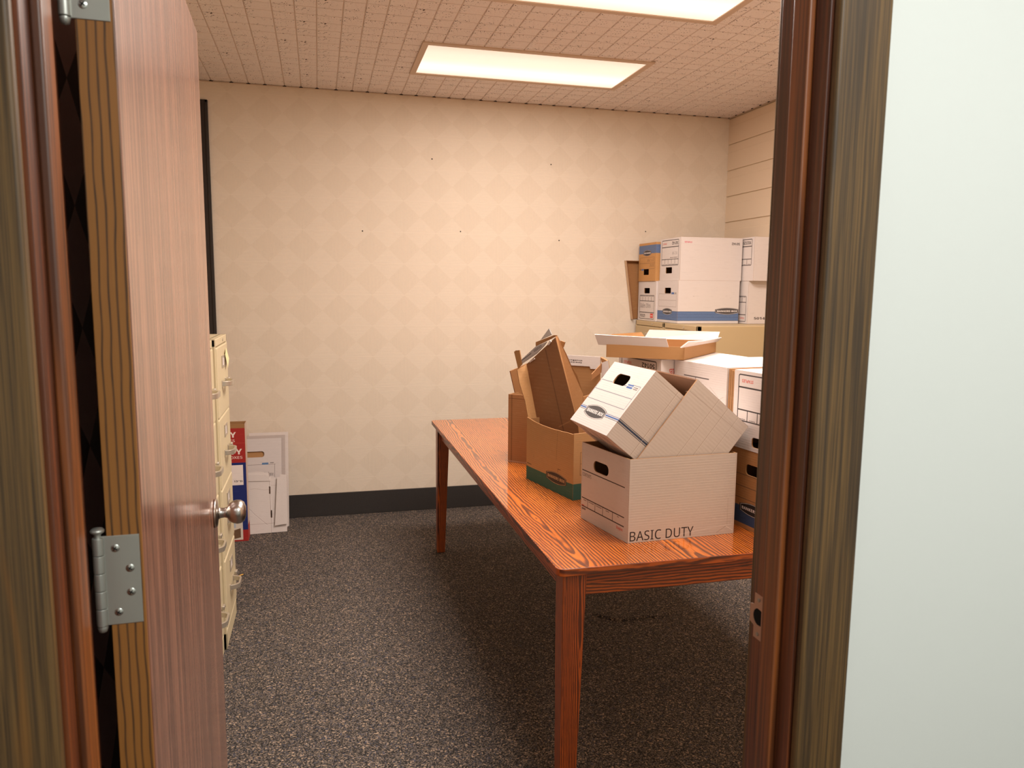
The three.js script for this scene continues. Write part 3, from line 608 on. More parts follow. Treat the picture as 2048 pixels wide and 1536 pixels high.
// the two boxes pushed into each other and tipped into it
const eL = V(0.772, -0.635, -0.0354), eH = V(0.635, 0.772, -0.0291), eW = V(-0.0458, 0, -0.99895);   // along the box, up the box, across it (away)
eL.normalize(); eH.normalize();
const sc = (v, k) => v.clone().multiplyScalar(k);
{
  const BR = V(0.7755, 1.0512, -1.9440), a = sc(eW, -HX), O = BR.clone().sub(a), upv = sc(eH, 0.2346), b = sc(eL, 0.345);
  const end = card(HX, 0.2346, (x, w, h) => {
    const col = '#4b5566', lw = w * 0.006;
    line(x, w * 0.02, h * 0.3, w * 0.66, h * 0.3, lw, col); line(x, w * 0.76, h * 0.265, w * 0.95, h * 0.265, lw, col);
    line(x, w * 0.02, h * 0.45, w * 0.95, h * 0.45, lw, col); line(x, w * 0.01, h * 0.61, w * 0.95, h * 0.61, lw, col);
    line(x, w * 0.02, h * 0.3, w * 0.01, h * 0.61, lw, col); line(x, w * 0.95, h * 0.265, w * 0.95, h * 0.61, lw, col);
    x.fillStyle = '#4a679e'; x.fillRect(w * 0.67, h * 0.265, w * 0.13, h * 0.022); x.fillRect(w * 0.67, h * 0.297, w * 0.13, h * 0.028); scribble(x, w * 0.82, h * 0.287, w * 0.1, h * 0.016, 2);
    for (const [p, q] of [[0, 0.16], [0.68, 1]]) { line(x, w * p, h * 0.735, w * q, h * 0.735, h * 0.007, '#39507c'); line(x, w * p, h * 0.758, w * q, h * 0.758, h * 0.02, '#3c5f96'); line(x, w * p, h * 0.782, w * q, h * 0.782, h * 0.007, '#39404c'); }
    badge(x, w * 0.42, h * 0.77, w * 0.5, h * 0.19, '#45403f');
  }, { S: 2200 });
  const side = card(0.345, 0.2346, (x, w, h) => {
    line(x, 0, h * 0.735, w, h * 0.735, h * 0.008, '#39404c'); line(x, 0, h * 0.76, w, h * 0.76, h * 0.024, '#33415c'); line(x, 0, h * 0.786, w, h * 0.786, h * 0.008, '#39404c');
    line(x, 0, h * 0.06, w, h * 0.05, 3, 'rgba(130,105,90,0.25)'); line(x, w * 0.28, 0, w * 0.28, h, 4, 'rgba(130,105,90,0.3)'); line(x, w * 0.285, 0, w * 0.285, h, 2, 'rgba(255,250,245,0.5)');
  }, { S: 1600 });
  const under = card(HX, 0.345, (x, w, h) => { for (const [p, q, k] of [[0.08, 0.1, 0.3], [0.42, 0.1, 0.2], [0.66, 0.1, 0.25]]) { line(x, w * p, h * 0.06, w * p, h * 0.5, 3, 'rgba(60,40,35,0.6)'); scribble(x, w * (p + 0.03), h * 0.07, w * k * 0.6, h * 0.014, 8, 'rgba(60,40,35,0.5)'); } }, { S: 1400 });
  fileBox('file_box', 'white file box with dark badge and blue stripe, tipped up in the open box', O, a, b, upv, { end, side, bottom: under, rest: whiteBoard }, { holes: { end: [[0.46, 0.765, 0.09, 0.038, 0.016]] }, thingAt: V(0.9, 1.0, -2.08) });
}
{
  // sleeve-like second box: opening faces up and left over the first one
  const P1 = V(1.0535, 1.2055, -1.9485), dn = sc(eH, -0.315), r = sc(eL, 0.2305), bk = sc(eW, HX + 0.013);
  const at = (i, j, k) => P1.clone().addScaledVector(dn, i).addScaledVector(r, j).addScaledVector(bk, k);
  const t = thing('file_box', 'plain white file box tipped on its side over the badge box', 'box', [1.08, 1.0, -2.07]);
  const face = card(0.335, 0.2305, (x, w, h) => { for (const [p, al] of [[0.42, 0.28], [0.6, 0.3], [0.8, 0.22]]) { line(x, w * p, 0, w * p, h, 4, `rgba(125,100,88,${al})`); line(x, w * p + 5, 0, w * p + 5, h, 2, 'rgba(255,250,245,0.4)'); } line(x, 0, h * 0.13, w, h * 0.1, 3, 'rgba(120,95,85,0.2)'); }, { S: 1600 });
  // outline is cut where the board ends at the rim of the box it sits in
  wpart('side_panel', slab([at(1, 0, 0), at(1, 1, 0), at(0, 1, 0), at(0, 0, 0)]), face, t);
  wpart('end_panel', slab([at(0, 0, 0), at(0, 1, 0), at(0, 1, 1), at(0, 0, 1)], 0.004, { holes: [[0.45, 0.5, 0.032, 0.085, 0.014]] }), card(0.3, 0.3, null, { inside: '#6a4528' }), t);  // inner face coloured darker to carry the shade inside this box
  wpart('side_panel', slab([at(1, 1, 1), at(1, 0, 1), at(0, 0, 1), at(0, 1, 1)]), whiteBoard, t);
  wpart('bottom_panel', slab([at(1, 1, 0), at(1, 1, 1), at(0, 1, 1), at(0, 1, 0)]), whiteBoard, t);
  wpart('end_panel', slab([at(1, 0, 1), at(1, 1, 1), at(1, 1, 0), at(1, 0, 0)]), whiteBoard, t);
}
// green-footed open box
{
  const N = V(0.8314, T, -2.3804), L = V(0.7564, T, -2.7105), h = 0.2345, b = V(0.273, 0, 0.0 - 0.062), Rr = N.clone().add(b), B = L.clone().add(b), u = (p) => p.clone().add(up(h));
  const K = { base: '#b08656', inside: '#a47547', S: 1600 };
  const side = card(0.338, h, (x, w, hh) => {
    x.fillStyle = '#2f5a4c'; x.beginPath(); x.moveTo(0, hh * 0.775); x.quadraticCurveTo(w * 0.35, hh * 0.79, w, hh * 0.755); x.lineTo(w, hh); x.lineTo(0, hh); x.fill();
    badge(x, w * 0.66, hh * 0.775, w * 0.42, hh * 0.17, '#3b2f26', '#c9a678');
    scribble(x, w * 0.02, hh * 0.72, w * 0.1, hh * 0.02, 1, 'rgba(70,45,25,0.7)');
    line(x, w * 0.68, 0, w * 0.66, hh * 0.5, 5, 'rgba(90,60,35,0.25)'); line(x, w * 0.69, hh * 0.62, w * 0.75, hh * 0.62, 4, 'rgba(70,40,25,0.7)'); line(x, w * 0.7, hh * 0.625, w * 0.69, hh * 0.67, 4, 'rgba(80,45,28,0.6)'); line(x, w * 0.17, hh * 0.55, w * 0.17, hh * 0.6, 2, 'rgba(80,45,28,0.6)');
  }, K);
  const end = card(0.28, h, (x, w, hh) => { x.fillStyle = '#2f5a4c'; x.fillRect(0, hh * 0.755, w, hh * 0.245); x.strokeStyle = 'rgba(80,55,35,0.9)'; x.lineWidth = 2; x.strokeRect(w * 0.1, hh * 0.29, w * 0.8, hh * 0.34); line(x, w * 0.1, hh * 0.46, w * 0.9, hh * 0.46, 2, 'rgba(80,55,35,0.9)'); }, K);
  const t = thing('file_box', 'open brown file box with a green foot and a dark badge', 'box', [0.93, T, -2.57]);
  wpart('side_panel', slab([L, N, u(N), u(L)], 0.004, { outline: [[0.002, 0.002], [0.998, 0.002], [0.998, 0.985], [0.9, 0.985], [0.75, 0.975], [0.55, 0.965], [0.35, 0.97], [0.18, 0.985], [0.002, 1.02]] }), side, t);
  wpart('end_panel', slab([N, Rr, u(Rr), u(N)], 0.004, { holes: [handleHole] }), end, t);
  wpart('side_panel', slab([Rr, B, u(B), u(Rr)]), kraftBoard, t);
  wpart('end_panel', slab([B, L, u(L), u(B)], 0.004, { holes: [handleHole] }), kraftBoard, t);
  wpart('bottom_panel', slab([L, B, Rr, N].map((p) => p.clone().add(V(0, 0.004, 0)))), kraftBoard, t);
}
// unfolded carton standing in it
{
  const t = thing('carton', 'tall unfolded brown carton standing in the green-footed box', 'box', [0.845, 0.955, -2.647]);
  const P = (...a) => a.map(([x, y, z]) => V(x, y, z));
  wpart('back_panel', flap(P([0.819, 0.842, -2.699], [0.911, 0.842, -2.519], [0.901, 0.972, -2.537], [0.845, 1.283, -2.648], [0.774, 1.171, -2.787])), card(0.3, 0.4, (x, w, h) => { line(x, w * 0.35, h * 0.12, w * 0.75, h * 0.9, 4, 'rgba(60,35,18,0.35)'); line(x, w * 0.6, h * 0.75, w * 0.8, h * 0.68, 3, 'rgba(200,150,100,0.35)'); }, { base: '#835937', inside: '#8d6138' }), t);
  wpart('left_wall', flap(P([0.770, 0.842, -2.678], [0.819, 0.842, -2.699], [0.812, 0.953, -2.713], [0.774, 1.171, -2.787], [0.732, 1.151, -2.768], [0.738, 1.100, -2.752], [0.753, 1.038, -2.727], [0.764, 0.955, -2.705])), kraftBoard, t);
  wpart('right_wall', flap(P([0.911, 0.842, -2.519], [0.939, 0.842, -2.529], [0.933, 0.979, -2.541], [0.925, 1.083, -2.557], [0.911, 1.147, -2.585], [0.898, 1.177, -2.610], [0.886, 1.220, -2.635], [0.862, 1.290, -2.682], [0.845, 1.283, -2.648], [0.901, 0.972, -2.537])), kraftDark, t);
  wpart('ear_flap', flap(P([0.734, 1.157, -2.765], [0.744, 1.176, -2.744], [0.737, 1.228, -2.757], [0.727, 1.225, -2.778], [0.723, 1.219, -2.786])), kraftBoard, t);
  wpart('ear_flap', flap(P([0.872, 1.250, -2.662], [0.877, 1.245, -2.652], [0.881, 1.265, -2.644], [0.870, 1.270, -2.666])), kraftBoard, t);
  wpart('top_flap', flap(P([0.745, 1.179, -2.743], [0.780, 1.221, -2.674], [0.798, 1.253, -2.637], [0.804, 1.269, -2.624], [0.778, 1.248, -2.677], [0.743, 1.193, -2.748])), card(0.2, 0.08, (x, w, h) => { line(x, w * 0.02, h * 0.55, w * 0.4, h * 0.5, 6, '#3a3332'); scribble(x, w * 0.5, h * 0.3, w * 0.3, h * 0.12, 2, 'rgba(50,44,44,0.8)'); }, { base: '#aba4a4', inside: '#7d7676' }), t, 'grey-white printed flap');
  wpart('top_rim', flap(P([0.778, 1.249, -2.677], [0.814, 1.280, -2.607], [0.829, 1.295, -2.577], [0.821, 1.295, -2.591], [0.778, 1.264, -2.678])), kraftDark, t);
  wpart('corner_flap', flap(P([0.822, 1.267, -2.761], [0.845, 1.286, -2.716], [0.849, 1.290, -2.708], [0.842, 1.312, -2.722])), greyBoth, t);
  wpart('tab', flap(P([0.781, 1.178, -2.769], [0.794, 1.194, -2.743], [0.792, 1.198, -2.745], [0.780, 1.181, -2.771])), whiteBoth, t, 'white locking tab');
  wpart('tab', flap(P([0.827, 1.252, -2.676], [0.833, 1.266, -2.663], [0.831, 1.272, -2.668], [0.825, 1.257, -2.680])), whiteBoth, t, 'white locking tab');
}
// big brown open carton behind
{
  const a = V(0.74, 0, 0.67), b = V(0.67, 0, -0.74), P0 = V(0.7555, T, -2.998), h = 0.288, q = (i, j, y) => P0.clone().addScaledVector(a, i).addScaledVector(b, j).add(V(0, y, 0));
  const t = thing('carton', 'open brown carton with folded-over white rim behind the green-footed box', 'box', [0.95, T, -3.0]);
  const K = { base: '#9b6b41', inside: '#9b6b41' };
  wpart('front_panel', slab([q(0, 0, 0), q(0.3, 0, 0), q(0.3, 0, h), q(0, 0, h)]), card(0.3, 0.29, (x, w, hh) => { line(x, w * 0.055, 0, w * 0.055, hh, 5, 'rgba(80,45,20,0.35)'); line(x, 0, hh * 0.06, w, hh * 0.06, 3, 'rgba(80,45,20,0.3)'); line(x, 0, hh * 0.985, w, hh * 0.985, 6, 'rgba(200,160,140,0.5)'); }, K), t);
  wpart('side_panel', slab([q(0.3, 0, 0), q(0.3, 0.28, 0), q(0.3, 0.28, h), q(0.3, 0, h)]), kraftBoard, t);
  wpart('back_panel', slab([q(0.3, 0.28, 0), q(0, 0.28, 0), q(0, 0.28, 0.434), q(0.3, 0.28, 0.434)]), kraftBoard, t);
  wpart('side_panel', slab([q(0, 0.28, 0), q(0, 0, 0), q(0, 0, h), q(0, 0.28, h)]), kraftBoard, t);
  wpart('bottom_panel', slab([q(0, 0.28, 0.004), q(0.3, 0.28, 0.004), q(0.3, 0, 0.004), q(0, 0, 0.004)]), kraftBoard, t);
  wpart('white_rim', slab([q(0, 0.272, 0.391), q(0.3, 0.272, 0.391), q(0.3, 0.272, 0.438), q(0, 0.272, 0.438)], 0.004, { outline: [[0.01, 0.05], [0.84, 0.05], [0.85, -0.16], [0.97, -0.16], [0.98, 0.05], [0.995, 0.05], [0.995, 0.99], [0.01, 0.99]] }), card(0.3, 0.05, (x, w, hh) => scribble(x, w * 0.3, hh * 0.4, w * 0.42, hh * 0.13, 2), { inside: boardColors.white, S: 2000 }), t, 'white printed rim');
  wpart('side_flap', flap([V(0.843, 1.003, -3.094), V(0.895, 1.02, -3.15), V(0.865, 1.14, -3.118), V(0.813, 1.129, -3.061), V(0.761, 1.121, -3.004), V(0.793, 1.021, -3.039)].reverse()), kraftDark, t);
  wpart('corner_flap', flap([V(1.093, 1.086, -2.921), V(1.169, 1.107, -3.006), V(1.175, 1.147, -3.013), V(1.096, 1.111, -2.924)]), kraftDark, t);
  wpart('corner_flap', flap([V(1.168, 1.084, -3.001), V(1.189, 1.126, -2.965), V(1.185, 1.162, -2.973), V(1.168, 1.150, -3.0)]), whiteBoard, t);
  wpart('rim_corner', flap([V(1.163, 1.172, -3.008), V(1.168, 1.150, -3.002), V(1.185, 1.158, -2.975), V(1.186, 1.164, -2.985), V(1.172, 1.174, -3.004)]), kraftDark, t);
}
// stacks at the right of the table
const YB = 0.982, YT = 1.220;
{
  const brown = card(0.27, YB - T, badgeEnd({ band: '#2f4468', badgeCol: '#221c1a', blue: false }), { base: '#a97848', S: 1400 });
  const rest = { rest: kraftBoard };
  const f = V(0.113, 0, 0.9936), g = V(0.9936, 0, -0.113);    // along the ends (towards the door), away to the right
  fileBox('file_box', 'brown file box with blue foot under the white box by the door frame', V(1.2345, T, -2.0765), sc(f, 0.275), sc(g, 0.37), up(YB - T), { end: brown, ...rest }, { group: undefined });
  fileBox('file_box', 'brown file box hidden beneath the middle white box', V(1.198, T, -2.386), sc(f, 0.28), sc(g, 0.37), up(YB - T), { end: brown, ...rest });
  fileBox('file_box', 'brown file box beneath the far upside-down white box', V(1.116, T, -2.684), sc(f, 0.288), sc(g, 0.37), up(YB - T), { end: brown, ...rest });
  const dEnd = card(0.28, YT - YB, turned(framedEnd('50142', (x, w, h, l, r) => { scribble(x, l + 4, h * 0.53, w * 0.1, h * 0.02, 2); scribble(x, l + w * 0.2, h * 0.4, w * 0.1, h * 0.02, 2); })), { S: 1600 });
  const hTurn = { end: [[0.5, 0.215, 0.09, 0.036, 0.01]], far: [handleHole] };
  fileBox('file_box', 'upside-down white file box with black framed label beside the door frame', V(1.236, YB, -2.0535), sc(f, 0.28), sc(g, 0.37), up(YT - YB), { end: dEnd, rest: whiteBoard, top: card(0.28, 0.37, (x, w, h) => { scribble(x, w * 0.3, h * 0.3, w * 0.5, h * 0.012, 3, 'rgba(120,110,108,0.6)'); scribble(x, w * 0.3, h * 0.6, w * 0.6, h * 0.012, 3, 'rgba(120,110,108,0.6)'); }) }, { holes: { end: [[0.5, 0.12, 0.09, 0.03, 0.009]] } });
  const cEnd = card(0.3, YT - YB, (x, w, h) => { const k = '#332b2b', lw = h * 0.012; line(x, w * 0.2, h * 0.2, w * 0.68, h * 0.2, lw, k); line(x, w * 0.2, h * 0.36, w * 0.68, h * 0.36, lw, k); line(x, w * 0.58, h * 0.52, w * 0.68, h * 0.52, lw, k); line(x, w * 0.43, h * 0.2, w * 0.43, h * 0.5, lw * 0.8, k); line(x, w * 0.7, h * 0.3, w * 0.86, h * 0.42, 2, 'rgba(120,100,90,0.35)'); line(x, w * 0.7, h * 0.55, w * 0.95, h * 0.4, 2, 'rgba(120,100,90,0.35)'); }, { S: 1400 });
  fileBox('file_box', 'white file box with short ruled black lines, beside the framed-label box', V(1.203, YB, -2.392), sc(f, 0.297), sc(g, 0.37), up(YT - YB), { end: cEnd, rest: whiteBoard }, { holes: {} });
  // flat brown sheets wedged upright between those two
  const w = thing('flattened_box', 'flattened brown cartons wedged upright between two white boxes', 'cardboard', [1.4, YB, -2.08]);
  for (let i = 0; i < 3; i++) { const o = V(1.2415, YB, -2.086).addScaledVector(f, i * 0.0105), e = sc(g, 0.33), hh = up(YT - YB - 0.002 - i * 0.003); wpart('board', slab([o, o.clone().add(e), o.clone().add(e).add(hh), o.clone().add(hh)], 0.0085), kraftBoard, w); }
  const aEnd = card(0.3, YT - YB, turned(framedEnd('50142')), { S: 1600 });
  const aSide = card(0.37, YT - YB, turned((x, w2, h) => { text(x, 'STAPLES', w2 * 0.84, h * 0.86, h * 0.11, { col: '#c9322a', weight: 'bold', w: w2 * 0.13, align: 'center' }); line(x, w2 * 0.815, h * 0.6, w2 * 0.815, h * 0.82, 2, 'rgba(90,70,65,0.5)'); }), { S: 1400 });
  fileBox('file_box', 'upside-down white file box under the shallow brown tray', V(1.1165, YB, -2.690), sc(f, 0.30), sc(g, 0.37), up(YT - YB), { end: aEnd, side: aSide, rest: whiteBoard }, { holes: {} });
}
// shallow brown tray with white flaps
{
  const bl = V(0.9876, 1.2215, -2.4979), bc = V(1.2136, 1.2215, -2.3448), br = V(1.4951, 1.2215, -2.6284), q4 = V(1.269, 1.2215, -2.7815), u = (p, k = 0.046) => p.clone().add(up(k));
  const t = thing('carton_tray', 'shallow brown cardboard tray with white flaps folded out, on the white boxes', 'box', [1.24, 1.2215, -2.56]);
  wpart('front_wall', slab([bl, bc, u(bc), u(bl)]), kraftBoard, t);
  wpart('right_wall', slab([bc, br, u(br), u(bc)]), kraftBoard, t);
  wpart('back_wall', slab([br, q4, u(q4), u(br)]), kraftBoard, t);
  wpart('left_wall', slab([q4, bl, u(bl), u(q4)]), kraftBoard, t);
  wpart('bottom_panel', slab([bl, bc, br, q4].map((p) => u(p, 0.004))), kraftBoard, t);
  wpart('front_flap', flap([V(0.964, 1.264, -2.516), V(1.169, 1.264, -2.375), V(1.156, 1.295, -2.371), V(0.948, 1.301, -2.513)]), whiteBoth, t, 'white flap');
  wpart('right_flap', flap([V(1.185, 1.266, -2.315), V(1.505, 1.262, -2.636), V(1.525, 1.277, -2.640), V(1.335, 1.279, -2.44), V(1.215, 1.286, -2.318)]), whiteBoth, t, 'white flap');
  wpart('back_flap', flap([V(1.262, 1.266, -2.786), V(1.497, 1.266, -2.627), V(1.512, 1.301, -2.633), V(1.283, 1.302, -2.784)]), whiteBoth, t, 'white flap');
  wpart('left_flap', flap([V(0.985, 1.267, -2.50), V(1.268, 1.267, -2.783), V(1.246, 1.293, -2.775), V(1.032, 1.299, -2.56)]), kraftBoard, t);
}
// boxes on the right-hand cabinets
const CT = 1.257, HB = 0.264, HT = 0.262;
{
  const hand = (s, up2) => (x, w, h, l, r) => script(x, s, l + w * 0.02, h * 0.68, h * 0.14, w * 0.62);
  const bluesEnd = card(0.28, HB, badgeEnd({ band: '#627ba6', stripes: 7, lines: 'rgba(120,100,90,0.7)' }), { S: 1400 });
  const bluesSide = card(0.41, HB, (x, w, h) => { x.fillStyle = '#627ba6'; x.fillRect(0, h * 0.72, w, h * 0.22); for (let i = 0; i < 7; i++) line(x, 0, h * (0.73 + i * 0.033), w, h * (0.73 + i * 0.033), h * 0.009, i % 2 ? '#34425e' : '#262f44'); badge(x, w * 0.81, h * 0.71, w * 0.4, h * 0.15, '#4b4443'); x.fillStyle = 'rgba(110,90,85,0.5)'; x.fillRect(w * 0.25, h * 0.36, 4, 6); }, { S: 1400 });
  const upSide = card(0.41, HT, turned((x, w, h) => { text(x, '50142', w * 0.045, h * 0.89, h * 0.075, { weight: 'bold', w: w * 0.135 }); text(x, 'STAPLES', w * 0.94, h * 0.9, h * 0.055, { col: '#c23a55', weight: 'bold', align: 'right', w: w * 0.12 }); }), { S: 1400 });
  const g = 'white file boxes on the tan cabinets';
  const end3 = card(0.275, HB, framedEnd('Y03325', (x, w, h, l) => script(x, 'Sales Divs', l + w * 0.02, h * 0.67, h * 0.15, w * 0.6), 'square'), { S: 1400 });
  const end4 = card(0.28, HT, turned(framedEnd('50142', (x, w, h, l) => { scribble(x, l + w * 0.05, h * 0.53, w * 0.35, h * 0.02, 1); script(x, '92 98', l + w * 0.05, h * 0.67, h * 0.09, w * 0.25, 'rgba(120,110,108,0.7)'); })), { S: 1400 });
  const brownTop = card(0.26, HT - 0.012, turned(badgeEnd({ band: '#5d6f92', badgeCol: '#3c3231', hand: (x, w, h) => { script(x, '2/1 298', w * 0.08, h * 0.58, h * 0.1, w * 0.4, 'rgba(80,60,45,0.6)'); script(x, 'HSI', w * 0.08, h * 0.44, h * 0.09, w * 0.25, 'rgba(80,60,45,0.6)'); } })), { base: '#bd8b54', S: 1400 });
  const brownSide = card(0.38, HT - 0.012, turned((x, w, h) => { x.fillStyle = '#5d6f92'; x.fillRect(0, h * 0.72, w, h * 0.22); }), { base: '#bd8b54', S: 700 });
  const hN = { end: [[0.5, 0.76, 0.085, 0.036, 0.006]], far: [handleHole] }, hU = { end: [[0.46, 0.24, 0.085, 0.038, 0.006]], far: [handleHole] };
  fileBox('file_box', 'white file box with framed label and handwriting, lower left on the tan cabinets', V(2.118, CT, -4.788), V(0, 0, 0.274), V(0.40, 0, 0), up(HB - 0.003), { end: end3, rest: whiteBoard }, { holes: hN });
  fileBox('file_box', 'upside-down brown file box with a blue-grey band, on the tan cabinets', V(2.113, CT + HB - 0.003, -4.785), V(0, 0, 0.262), V(0.38, 0, 0), up(HT - 0.012), { end: brownTop, side: brownSide, rest: kraftBoard }, { holes: hU });
  fileBox('file_box', 'white file box with blue striped foot and long dark badge, on the tan cabinets', V(2.132, CT, -4.512), V(0, 0, 0.284), V(0.412, 0, 0.012), up(HB), { end: bluesEnd, side: bluesSide, rest: whiteBoard }, { holes: hN });
  fileBox('file_box', 'upside-down white file box stacked on the blue-striped one', V(2.137, CT + HB, -4.505), V(0.002, 0, 0.276), V(0.415, 0, 0.008), up(HT), { end: end4, side: upSide, rest: whiteBoard }, { holes: hU });
  const nEnd = card(0.28, HB, framedEnd('Y03325'), { S: 1400 }), nSide = card(0.2, HB, (x, w, h) => text(x, '50142', w * 0.22, h * 0.9, h * 0.075, { weight: 'bold', w: w * 0.48 }), { S: 1400 });
  fileBox('file_box', 'white file box in the corner behind the door frame, lower of two', V(2.568, CT, -4.432), V(0, 0, 0.28), V(0.205, 0, 0), up(HB), { end: nEnd, side: nSide, rest: whiteBoard }, { holes: {} });
  const n2 = card(0.3, HT + 0.004, turned(framedEnd('Y03325')), { S: 1400 });
  fileBox('file_box', 'white file box in the corner behind the door frame, upper of two', V(2.566, CT + HB, -4.405), V(0, 0, 0.30), V(0.205, 0, 0), up(HT + 0.004), { end: n2, rest: whiteBoard }, { holes: {} });
  // box lid on end against the back wall
  const t = thing('box_lid', 'open brown box lid stood on end against the back wall', 'box lid', [2.2, CT, -4.815]);
  const z0 = -4.832, z1 = -4.794, Q = (x, y, z) => V(x, y, z), s = 0.24;
  const bl = [2.085, 1.259], tl = [2.026, 1.657];
  wpart('lid_panel', slab([Q(bl[0], bl[1], z0 + 0.004), Q(bl[0] + s, bl[1] + 0.02, z0 + 0.004), Q(tl[0] + s, tl[1], z0 + 0.004), Q(tl[0], tl[1], z0 + 0.004)]), kraftDark, t);
  wpart('side_wall', slab([Q(bl[0], bl[1], z0), Q(bl[0], bl[1], z1), Q(tl[0], tl[1], z1), Q(tl[0], tl[1], z0)]), card(0.05, 0.4, null, { base: '#c8a988', inside: '#7a4a2a' }), t);  // inside colour darkened for the shade within the lid
  wpart('top_wall', slab([Q(tl[0], tl[1], z1), Q(tl[0] + s, tl[1], z1), Q(tl[0] + s, tl[1], z0), Q(tl[0], tl[1], z0)]), kraftDark, t);
}

// ------------------------------------------------------------------ cartons on the floor at the back
{
  const t = thing('carton', 'narrow red and blue carton standing beside the cabinet at the back wall', 'box', [-0.63, 0, -4.5]);
  const w = 0.42, h = 0.686, z1 = -4.435, z0 = -4.535, x1 = -0.4245, x0 = x1 - w;
  const front = card(w, h, (x, W, Hh) => {
    x.fillStyle = '#9c7045'; x.fillRect(0, 0, W, Hh * 0.035);
    x.fillStyle = '#a3231d'; x.fillRect(0, Hh * 0.035, W, Hh * 0.29); line(x, 0, Hh * 0.16, W, Hh * 0.16, 2, '#c8584a');
    x.fillStyle = '#12246a'; x.fillRect(0, Hh * 0.325, W, Hh * 0.675);
    text(x, 'DUTY', W * 0.885, Hh * 0.112, Hh * 0.062, { col: '#f3e6df', weight: 'bold', align: 'right', w: W * 0.34 }); text(x, 'STORAGE BOXES', W * 0.87, Hh * 0.15, Hh * 0.03, { col: '#f3e6df', align: 'right', w: W * 0.5 });
    text(x, 'DUTY', W * 0.955, Hh * 0.255, Hh * 0.064, { col: '#f3e6df', weight: 'bold', align: 'right', w: W * 0.36 }); text(x, 'STORAGE BOXES', W * 0.96, Hh * 0.292, Hh * 0.03, { col: '#f3e6df', align: 'right', w: W * 0.52 });
    x.fillStyle = '#efe2dc'; x.fillRect(W * 0.55, Hh * 0.345, W * 0.41, Hh * 0.17);
    text(x, '10', W * 0.8, Hh * 0.425, Hh * 0.082, { col: '#a3231d', weight: 'bold', align: 'right', w: W * 0.2 }); text(x, 'PACK', W * 0.79, Hh * 0.462, Hh * 0.034, { col: '#7e1d1a', weight: 'bold', align: 'right', w: W * 0.23 }); text(x, '12"W x 15"D', W * 0.95, Hh * 0.49, Hh * 0.022, { col: '#2b2330', weight: 'bold', align: 'right', w: W * 0.3 });
    x.fillStyle = '#a3231d'; x.fillRect(0, Hh * 0.86, W, Hh * 0.14); x.fillStyle = '#12246a'; x.fillRect(0, Hh * 0.8, W, Hh * 0.1);
    x.fillStyle = '#dccfc0'; x.fillRect(W * 0.4, Hh * 0.8, W * 0.53, Hh * 0.185);
    x.fillStyle = '#8d6a48'; x.fillRect(W * 0.52, Hh * 0.9, W * 0.3, Hh * 0.075); x.fillStyle = '#6d5138'; x.beginPath(); x.moveTo(W * 0.82, Hh * 0.9); x.lineTo(W * 0.9, Hh * 0.885); x.lineTo(W * 0.9, Hh * 0.965); x.lineTo(W * 0.82, Hh * 0.975); x.fill();
    x.fillStyle = '#33261f'; x.fillRect(W * 0.63, Hh * 0.918, W * 0.06, Hh * 0.012); x.fillStyle = '#5a3a33'; x.beginPath(); x.ellipse(W * 0.68, Hh * 0.875, W * 0.1, Hh * 0.025, 0, 0, 7); x.fill(); x.fillStyle = '#b4bccb'; x.fillRect(W * 0.72, Hh * 0.84, W * 0.12, Hh * 0.04);
  }, { S: 1460 });
  const a = V(x0, 0.0, z1), b = V(x1, 0.0, z1), c = V(x1, 0, z0), d = V(x0, 0, z0), u = (p) => p.clone().add(up(h));
  const sideM = card(0.1, h, (x, W, Hh) => { x.fillStyle = '#c9b4a6'; x.fillRect(0, 0, W, Hh); x.fillStyle = '#a3231d'; x.fillRect(0, Hh * 0.86, W, Hh * 0.14); }, { S: 700 });
  wpart('front_panel', slab([a, b, u(b), u(a)]), front, t); wpart('side_panel', slab([b, c, u(c), u(b)]), sideM, t); wpart('back_panel', slab([c, d, u(d), u(c)]), kraftBoard, t); wpart('side_panel', slab([d, a, u(a), u(d)]), sideM, t);
  wpart('bottom_panel', slab([d, c, b, a].map((p) => p.clone().add(V(0, 0.004, 0)))), kraftBoard, t);
}
